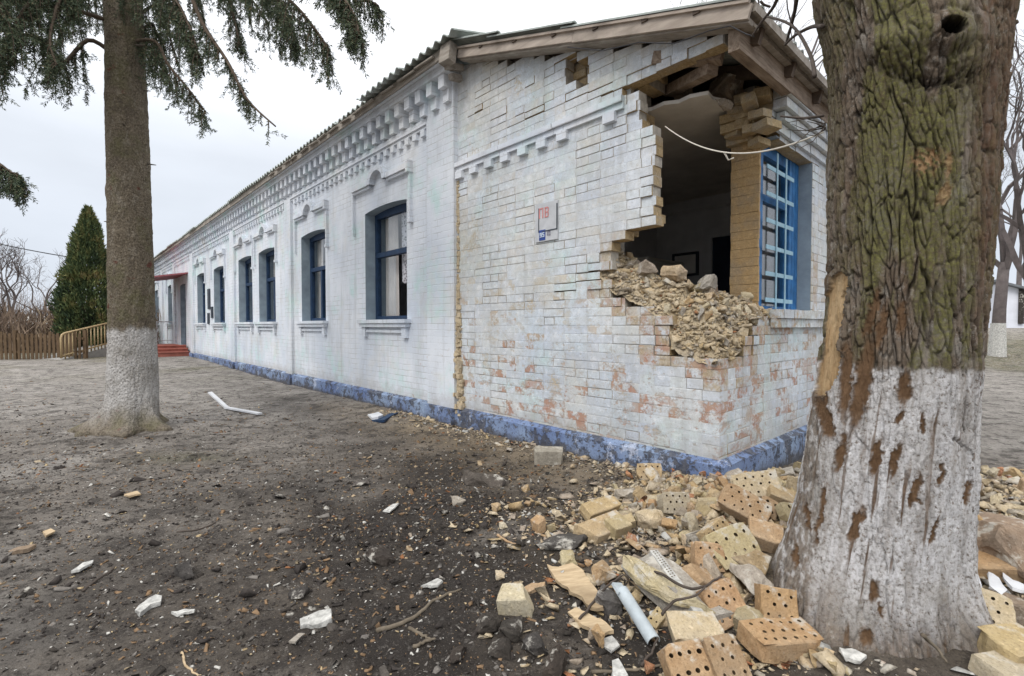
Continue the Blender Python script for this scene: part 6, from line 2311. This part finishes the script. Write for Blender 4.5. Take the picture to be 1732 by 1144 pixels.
# along the wall foot
tt = rg.uniform(-.3, 4.5, 1500); ss = -.06 - np.abs(rg.normal(0, .18, 1500))
pts.append(P0[None] + ss[:, None] * DR[None] + tt[:, None] * DL[None])
pts = np.concatenate(pts)
s_ = (pts - P0) @ DR; t_ = (pts - P0) @ DL
ok = ~((s_ > -.07) & (t_ > -.07)) & (np.hypot(pts[:, 0] - MX, pts[:, 1] - MY) > .40)
pts = pts[ok]
sz = np.clip(rg.lognormal(-4.25, .75, len(pts)), .004, .085)
P3 = np.column_stack([pts, ground_z(pts[:, 0], pts[:, 1]) + sz * .15])
o = scatter('rubble_grit', P3, sz, SM, [.36, .2, .14, .2, .04, .06], 5)
o['label'] = 'ochre brick grit and crumbs strewn between the fallen bricks'
pts = np.concatenate([np.stack([rg.normal(cx, sx_ * 1.05, n * 6), rg.normal(cy, sy_ * 1.05, n * 6)], 1) for (cx, cy), (sx_, sy_), n, _, _ in ZON])
s_ = (pts - P0) @ DR; t_ = (pts - P0) @ DL
ok = ~((s_ > -.10) & (t_ > -.10)) & (np.hypot(pts[:, 0] - MX, pts[:, 1] - MY) > .44)
pts = pts[ok]
sz = np.clip(rg.lognormal(-3.05, .35, len(pts)), .025, .10)
o = scatter('small_rubble', np.column_stack([pts, ground_z(pts[:, 0], pts[:, 1]) + sz * .22]), sz, [M['dusty'], M['pale_obj'], M['ochre_obj'], M['mortar_obj'], M['orange_obj'], M['yellow_obj']], [.30, .22, .16, .20, .05, .07], 25, .85)
o['label'] = 'small broken bits of pale brick and mortar filling the rubble heap'
# grit on the torn wall top and in the broken face below it
PW = []
for front, um, n in ((False, 1.08, 2600), (True, .97, 1900)):
    uu = rg.uniform(.01, um, n); cc = rg.uniform(0.03, 1, n)
    a_, b2_, c2_ = torn_pts(uu, cc, front)
    PW.append(np.column_stack([P0[None] + a_[:, None] * DR[None] + b2_[:, None] * DL[None], c2_ + .004]))
PW = np.concatenate(PW)
sz = np.clip(rg.lognormal(-3.75, .6, len(PW)), .01, .10)
o = scatter('wall_rubble', PW, sz, [M['dusty'], M['pale_obj'], M['mortar_obj'], M['red_obj'], M['ochre']], [.42, .26, .22, .03, .07], 8, .8)
o['label'] = 'crumbled brick and mortar heaped on the torn wall top'
# litter on the soil
M['leaf'] = simple('dead leaf', (.20, .13, .075), .9, .4, 30, .2)
M['crumb_dark'] = simple('dark soil crumb', (.045, .038, .034), .95, .4, 30, .3)
M['crumb_grey'] = simple('grey soil crumb', (.16, .145, .13), .95, .35, 30, .3)
M['chip_white'] = simple('plaster chip', (.50, .48, .44), .8, .2, 30, .2)
n = 60000
yy = 1.2 + rg.gamma(2.0, 1.8, n)
xx = yy * rg.uniform(-1.12, .45, n) + rg.normal(0, .3, n)
s_ = (xx - P0[0]) * DR[0] + (yy - P0[1]) * DR[1]
ok = (s_ < -.08) & (np.hypot(xx - spx, yy - spy) > .42) & (np.hypot(xx - MX, yy - MY) > .45)
xx, yy = xx[ok], yy[ok]
sz = np.clip(rg.lognormal(-5.0, .62, len(xx)), .0035, .06)
P3 = np.column_stack([xx, yy, ground_z(xx, yy) + sz * .12])
o = scatter('soil_litter', P3, sz, [M['crumb_dark'], M['crumb_grey'], M['leaf'], M['chip_white'], M['ochre']], [.42, .25, .19, .08, .06], 15, .45)
o['label'] = 'crumbs, dead leaves and plaster chips littering the trampled soil'

# burnt clods and leaf litter thrown about by the blast
n = 2600
xx = rg.normal(.05, 1.5, n); yy = 2.6 + rg.normal(0, 1.05, n)
s_ = (xx - P0[0]) * DR[0] + (yy - P0[1]) * DR[1]
ok = (s_ < -.1) & (yy > 1.2) & (np.hypot(xx - MX, yy - MY) > .6) & (fbm(xx * 1.4, yy * 1.4, oct=3) > -.12)
xx, yy = xx[ok], yy[ok]
sz = np.clip(rg.lognormal(-3.75, .5, len(xx)), .012, .09)
o = scatter('burnt_clods', np.column_stack([xx, yy, ground_z(xx, yy) + sz * .10]), sz, [M['crumb_dark'], M['rock_dark'], M['asphalt'], M['leaf']], [.40, .36, .14, .10], 33, .7)
o['label'] = 'small black clods and burnt crumbs on the charred soil'
n = 5200
yy = 1.3 + rg.gamma(2.2, 1.7, n); xx = yy * rg.uniform(-1.1, .3, n)
s_ = (xx - P0[0]) * DR[0] + (yy - P0[1]) * DR[1]
ok = (s_ < -.12) & (np.hypot(xx - spx, yy - spy) > .5) & (fbm(xx * .9 + 3, yy * .9, oct=3) > .04)
xx, yy = xx[ok], yy[ok]
M['leaf_pale'] = simple('bleached leaf', (.33, .25, .16), .9, .4, 30, .2)
M['leaf_rust'] = simple('rusty leaf', (.24, .11, .05), .9, .4, 30, .2)
sz = np.clip(rg.lognormal(-3.9, .4, len(xx)), .010, .06)
o = scatter('leaf_litter', np.column_stack([xx, yy, ground_z(xx, yy) + sz * .08]), sz, [M['leaf'], M['leaf_pale'], M['leaf_rust'], M['crumb_grey']], [.42, .22, .14, .22], 34, .18)
o['label'] = 'dead leaves and bark flakes lying in drifts on the soil'

# ================================================================== BACKGROUND
# picket fence on the left
fe = empty('picket_fence', (-18, 15.6, 0.08))
tag(fe, 'brown wooden picket fence left of the spruce', 'fence')
g = MB(); rb = random.Random(2)
x = 0.0
A_, B2 = Vector((-24, 14.6, .1)), Vector((-14.0, 16.0, .1))
Lf = (B2 - A_).length; d = (B2 - A_).normalized(); yaw = math.atan2(d.y, d.x)
k = 0
while k * .125 < Lf:
    p = A_ + d * k * .125 - fe.location
    h = .86 + rb.uniform(-.05, .05)
    g.obox(p + Vector((0, 0, h / 2)), (.075, .02, h), (rb.uniform(-.03, .03), rb.uniform(-.03, .03), yaw))
    k += 1
g.build('pickets', M['wood_fence'], fe)
g = MB()
for hz_ in (.25, .68):
    g.bar(A_ + Vector((0, .035, hz_)) - fe.location, B2 + Vector((0, .035, hz_)) - fe.location, .04, .07)
g.build('rails', M['wood_fence'], fe)
for k in range(6):
    g = MB(); p = A_ + d * (Lf * k / 5) - fe.location + Vector((0, .09, 0))
    g.obox(p + Vector((0, 0, .45)), (.09, .09, 1.0), (0, 0, yaw)); g.build('post', M['wood_fence'], fe)

# ramp with yellow railing up to the porch
A_ = at(104, 615, 15.6); A_.z = gz(A_.x, A_.y)
B2 = bw(-1.55, 20.6, .47)
B2 = at(200, 592, 17.4); B2.z = .55
rmp = empty('access_ramp', A_)
tag(rmp, 'concrete ramp with yellow tubular railing rising towards the porch', 'ramp')
g = MB()
d = (B2 - A_); yaw = math.atan2(d.y, d.x); sdv = Vector((-math.sin(yaw), math.cos(yaw), 0)) * 1.1
q = [Vector((0, 0, 0)), d, d + sdv, sdv]
lowr = [Vector((p.x, p.y, -.35)) for p in q]
g.add(q + lowr, [(0, 1, 2, 3), (7, 6, 5, 4), (0, 4, 5, 1), (1, 5, 6, 2), (2, 6, 7, 3), (3, 7, 4, 0)])
g.build('slope', M['concrete'], rmp)
g = MB()
hh = .82
path = [Vector((0, 0, .05)), Vector((0, 0, hh - .12)), d * .02 + Vector((0, 0, hh - .03)), d * .06 + Vector((0, 0, hh)), d + Vector((0, 0, hh))]
g.tube(path, .032, 7); g.tube([Vector((0, 0, .12)), d + Vector((0, 0, .12))], .024, 6)
for k in range(1, 17):
    g.tube([d * k / 16 + Vector((0, 0, .0)), d * k / 16 + Vector((0, 0, hh))], .02, 6)
g.build('railing', M['rail_yellow'], rmp, smooth=True)

# conical thuja
b = NB('thuja leaves', .8)
rn = b.attr('rnd')
c = b.ramp(rn, [(0, (.026, .044, .022)), (.4, (.07, .10, .04)), (.75, (.14, .155, .055)), (1, (.23, .19, .08))])
M['thuja'] = b.done(c)


def leaf_cloud(name, mat, parent, N, fn, ln, wd, seed, droop=0, upw=.0):
    rg = np.random.default_rng(seed)
    P, Nn, A = fn(rg, N)
    n = len(P)
    d = Nn + rg.normal(0, .55, (n, 3)); d[:, 2] += upw - droop
    d /= np.linalg.norm(d, axis=1)[:, None]
    s = np.cross(d, rg.normal(size=(n, 3))); s /= np.maximum(np.linalg.norm(s, axis=1), 1e-6)[:, None]
    l = (ln * rg.uniform(.6, 1.3, n))[:, None]
    v = np.stack([P - d * l * .3, P + s * wd * .5, P + d * l * .7, P - s * wd * .5], 1).reshape(-1, 3)
    return np_mesh(name, v, np.arange(n * 4).reshape(n, 4), mat, parent, False, None, None, {'rnd': A})


th_p = at(153, 556, 17.8); th_p.z = gz(th_p.x, th_p.y)
thj = empty('thuja_tree', th_p)
tag(thj, 'dense dark green conical thuja behind the picket fence', 'tree')


def cone_fn(rg, N):
    z = rg.beta(1.15, 1.5, N) * 4.9
    hgt = 4.95
    a = rg.uniform(0, 2 * np.pi, N)
    prof = np.interp(z, [0, .35, .9, 1.5, 2.4, 3.4, 4.3, 4.95], [.5, .9, 1.18, 1.22, .92, .60, .33, .04])
    lump = 1 + .55 * fbm(np.cos(a) * 1.7, np.sin(a) * 1.7, z * 1.5, oct=3) + .12 * np.sin(a * 3 + z)
    rad = prof * lump * np.sqrt(rg.uniform(.35, 1.12, N))
    P = np.column_stack([rad * np.cos(a), rad * np.sin(a), z + .12])
    Nn = np.column_stack([np.cos(a), np.sin(a), np.full(N, .75)])
    cl = fbm(np.cos(a) * 3, np.sin(a) * 3, z * 2.2, oct=3)
    A = np.clip(.30 + .06 * z + 1.1 * cl + rg.normal(0, .15, N), 0, 1)
    return P, Nn, A


leaf_cloud('crown', M['thuja'], thj, 30000, cone_fn, .16, .05, 4, 0, .3).scale = (.80, .80, 1.07)
g = MB(); g.tube([(0, 0, -.1), (0, 0, 2), (0, 0, 4.5)], [.12, .09, .02], 8); g.build('trunk', M['twig'], thj)


def bare_tree(loc, h, r0, label, seed, depth=6, lean=(0, 0), white=0, mat='twig_far', spread=.55, nl=3, sides=4):
    rb = random.Random(seed)
    t_ = empty('bare_tree', loc); tag(t_, label, 'tree', None)
    g = MB()
    hb = h * .30
    q = [Vector((0, 0, -.2)), Vector((lean[0] * .3, lean[1] * .3, hb * .5)), Vector((lean[0], lean[1], hb))]
    g.tube(q, [r0 * 1.25, r0, r0 * .85], 8)
    tr = g.build('trunk', M[mat], t_, smooth=True)
    if white:
        g = MB(); g.tube([Vector((0, 0, -.2)), Vector((lean[0] * .1, lean[1] * .1, white))], [r0 * 1.5, r0 * 1.16], 10); g.build('whitewash', M['white_shard'], tr)
    g = MB()
    for k in range(nl):
        a = 6.283 * (k + rb.uniform(-.3, .3)) / nl
        dd = Vector((math.cos(a) * .5, math.sin(a) * .5, .85)).normalized() if k else Vector((0, 0, 1))
        grow(g, q[-1] - Vector((0, 0, .2 * k)), dd, h * .24, r0 * .6, depth, rb, spread, .10, .74, sides)
    g.build('crown', M[mat], t_)
    return t_


def stand(px, py, Y):
    p = at(px, py, Y); p.z = gz(p.x, p.y)
    return p


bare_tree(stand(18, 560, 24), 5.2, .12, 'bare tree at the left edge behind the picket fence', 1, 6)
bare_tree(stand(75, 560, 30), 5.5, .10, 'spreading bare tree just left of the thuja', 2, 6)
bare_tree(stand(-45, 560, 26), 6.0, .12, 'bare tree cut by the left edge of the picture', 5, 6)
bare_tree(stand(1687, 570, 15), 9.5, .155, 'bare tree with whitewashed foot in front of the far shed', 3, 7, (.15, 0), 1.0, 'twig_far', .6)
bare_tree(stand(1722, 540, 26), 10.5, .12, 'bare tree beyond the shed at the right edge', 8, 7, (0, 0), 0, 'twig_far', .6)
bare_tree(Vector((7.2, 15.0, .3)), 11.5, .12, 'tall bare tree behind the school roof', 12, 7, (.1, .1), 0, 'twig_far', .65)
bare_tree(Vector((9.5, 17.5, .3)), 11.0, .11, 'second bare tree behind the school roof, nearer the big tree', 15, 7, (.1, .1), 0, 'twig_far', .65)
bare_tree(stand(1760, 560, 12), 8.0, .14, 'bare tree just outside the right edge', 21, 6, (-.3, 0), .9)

# brown brush and far hedges
b = NB('far scrub', .9)
rn = b.attr('rnd')
c = b.ramp(rn, [(0, (.075, .055, .045)), (.5, (.16, .115, .085)), (.85, (.24, .175, .12)), (1, (.30, .23, .15))])
M['scrub'] = b.done(c)


def scrub(name, label, x0, y0, x1, y1, h, N, seed, ln=.8, kind='stuff', dep=1.5):
    def fn(rg, n):
        u = rg.uniform(0, 1, n)
        x = x0 + (x1 - x0) * u + rg.normal(0, .3, n); y = y0 + (y1 - y0) * u + rg.normal(0, dep, n)
        top = h * (.65 + .55 * fbm(x * .35, y * .15 + seed, oct=3))
        z = ground_z(x, y, False) + top * rg.beta(1.1, 1.5, n)
        A = np.clip(.45 + .5 * fbm(x * .5, z * .5 + seed, oct=2) + rg.normal(0, .2, n), 0, 1)
        return np.column_stack([x, y, z]), np.tile(np.array([[0, 0, 1.2]]), (n, 1)), A
    o = leaf_cloud(name, M['scrub'], None, N, fn, ln, .035, seed, 0, .2)
    return tag(o, label, None, None, kind)


scrub('brush', 'dry brown brush behind the picket fence', -38, 21, -16.4, 21.8, 2.7, 22000, 3, .8)
scrub('far_scrub', 'far line of bare scrub on the left horizon', -130, 62, -30, 70, 8.5, 16000, 5, 2.0, 'stuff', 4)
scrub('far_scrub', 'far line of bare scrub on the right horizon', 60, 62, 130, 60, 7, 5000, 6, 2.0, 'stuff', 4)
# pale sheeted shed roof behind the brush
wp = stand(95, 552, 23)
wt = empty('low_shed', (wp.x, wp.y, wp.z))
tag(wt, 'low pale roofed shed half hidden behind the fence', 'shed')
g = MB(); g.box(-1.6, 1.6, -1, 1, -.2, .95); g.build('wall', M['wood_fence'], wt)
g = MB(); g.prism([(-1.15, .95), (0, 1.45), (1.15, .95), (1.15, .98), (0, 1.50), (-1.15, .98)], 'x', -1.75, 1.75); g.build('roof', M['white_shard'], wt, recalc=True)

# white shed on the right
sp = stand(1690, 548, 24)
sh = empty('white_shed', sp, R(-12))
tag(sh, 'whitewashed brick shed with a low pitched roof at the right edge', 'shed')
base = sp.z
h1 = CH + (551 - 481) / PF * 24 - base; h2 = h1 - 1.7
g = MB()
g.prism([(0, -.3), (7, -.3), (7, h1 - 2.2), (0, h1)], 'y', 0, 8)
g.build('wall', M['white_far'], sh, recalc=True)
g = MB()
g.prism([(-.35, h1 + .11), (7.3, h1 - 2.29), (7.3, h1 - 2.19), (-.35, h1 + .21)], 'y', -.3, 8.3)
g.build('roof', M['roof_far'], sh, recalc=True)
g = MB(); g.box(.75, .95, -.1, -.02, .2, h1 - .25); g.build('drainpipe', M['rock_dark'], sh)

# air: faint overcast haze is too thin to matter at this distance
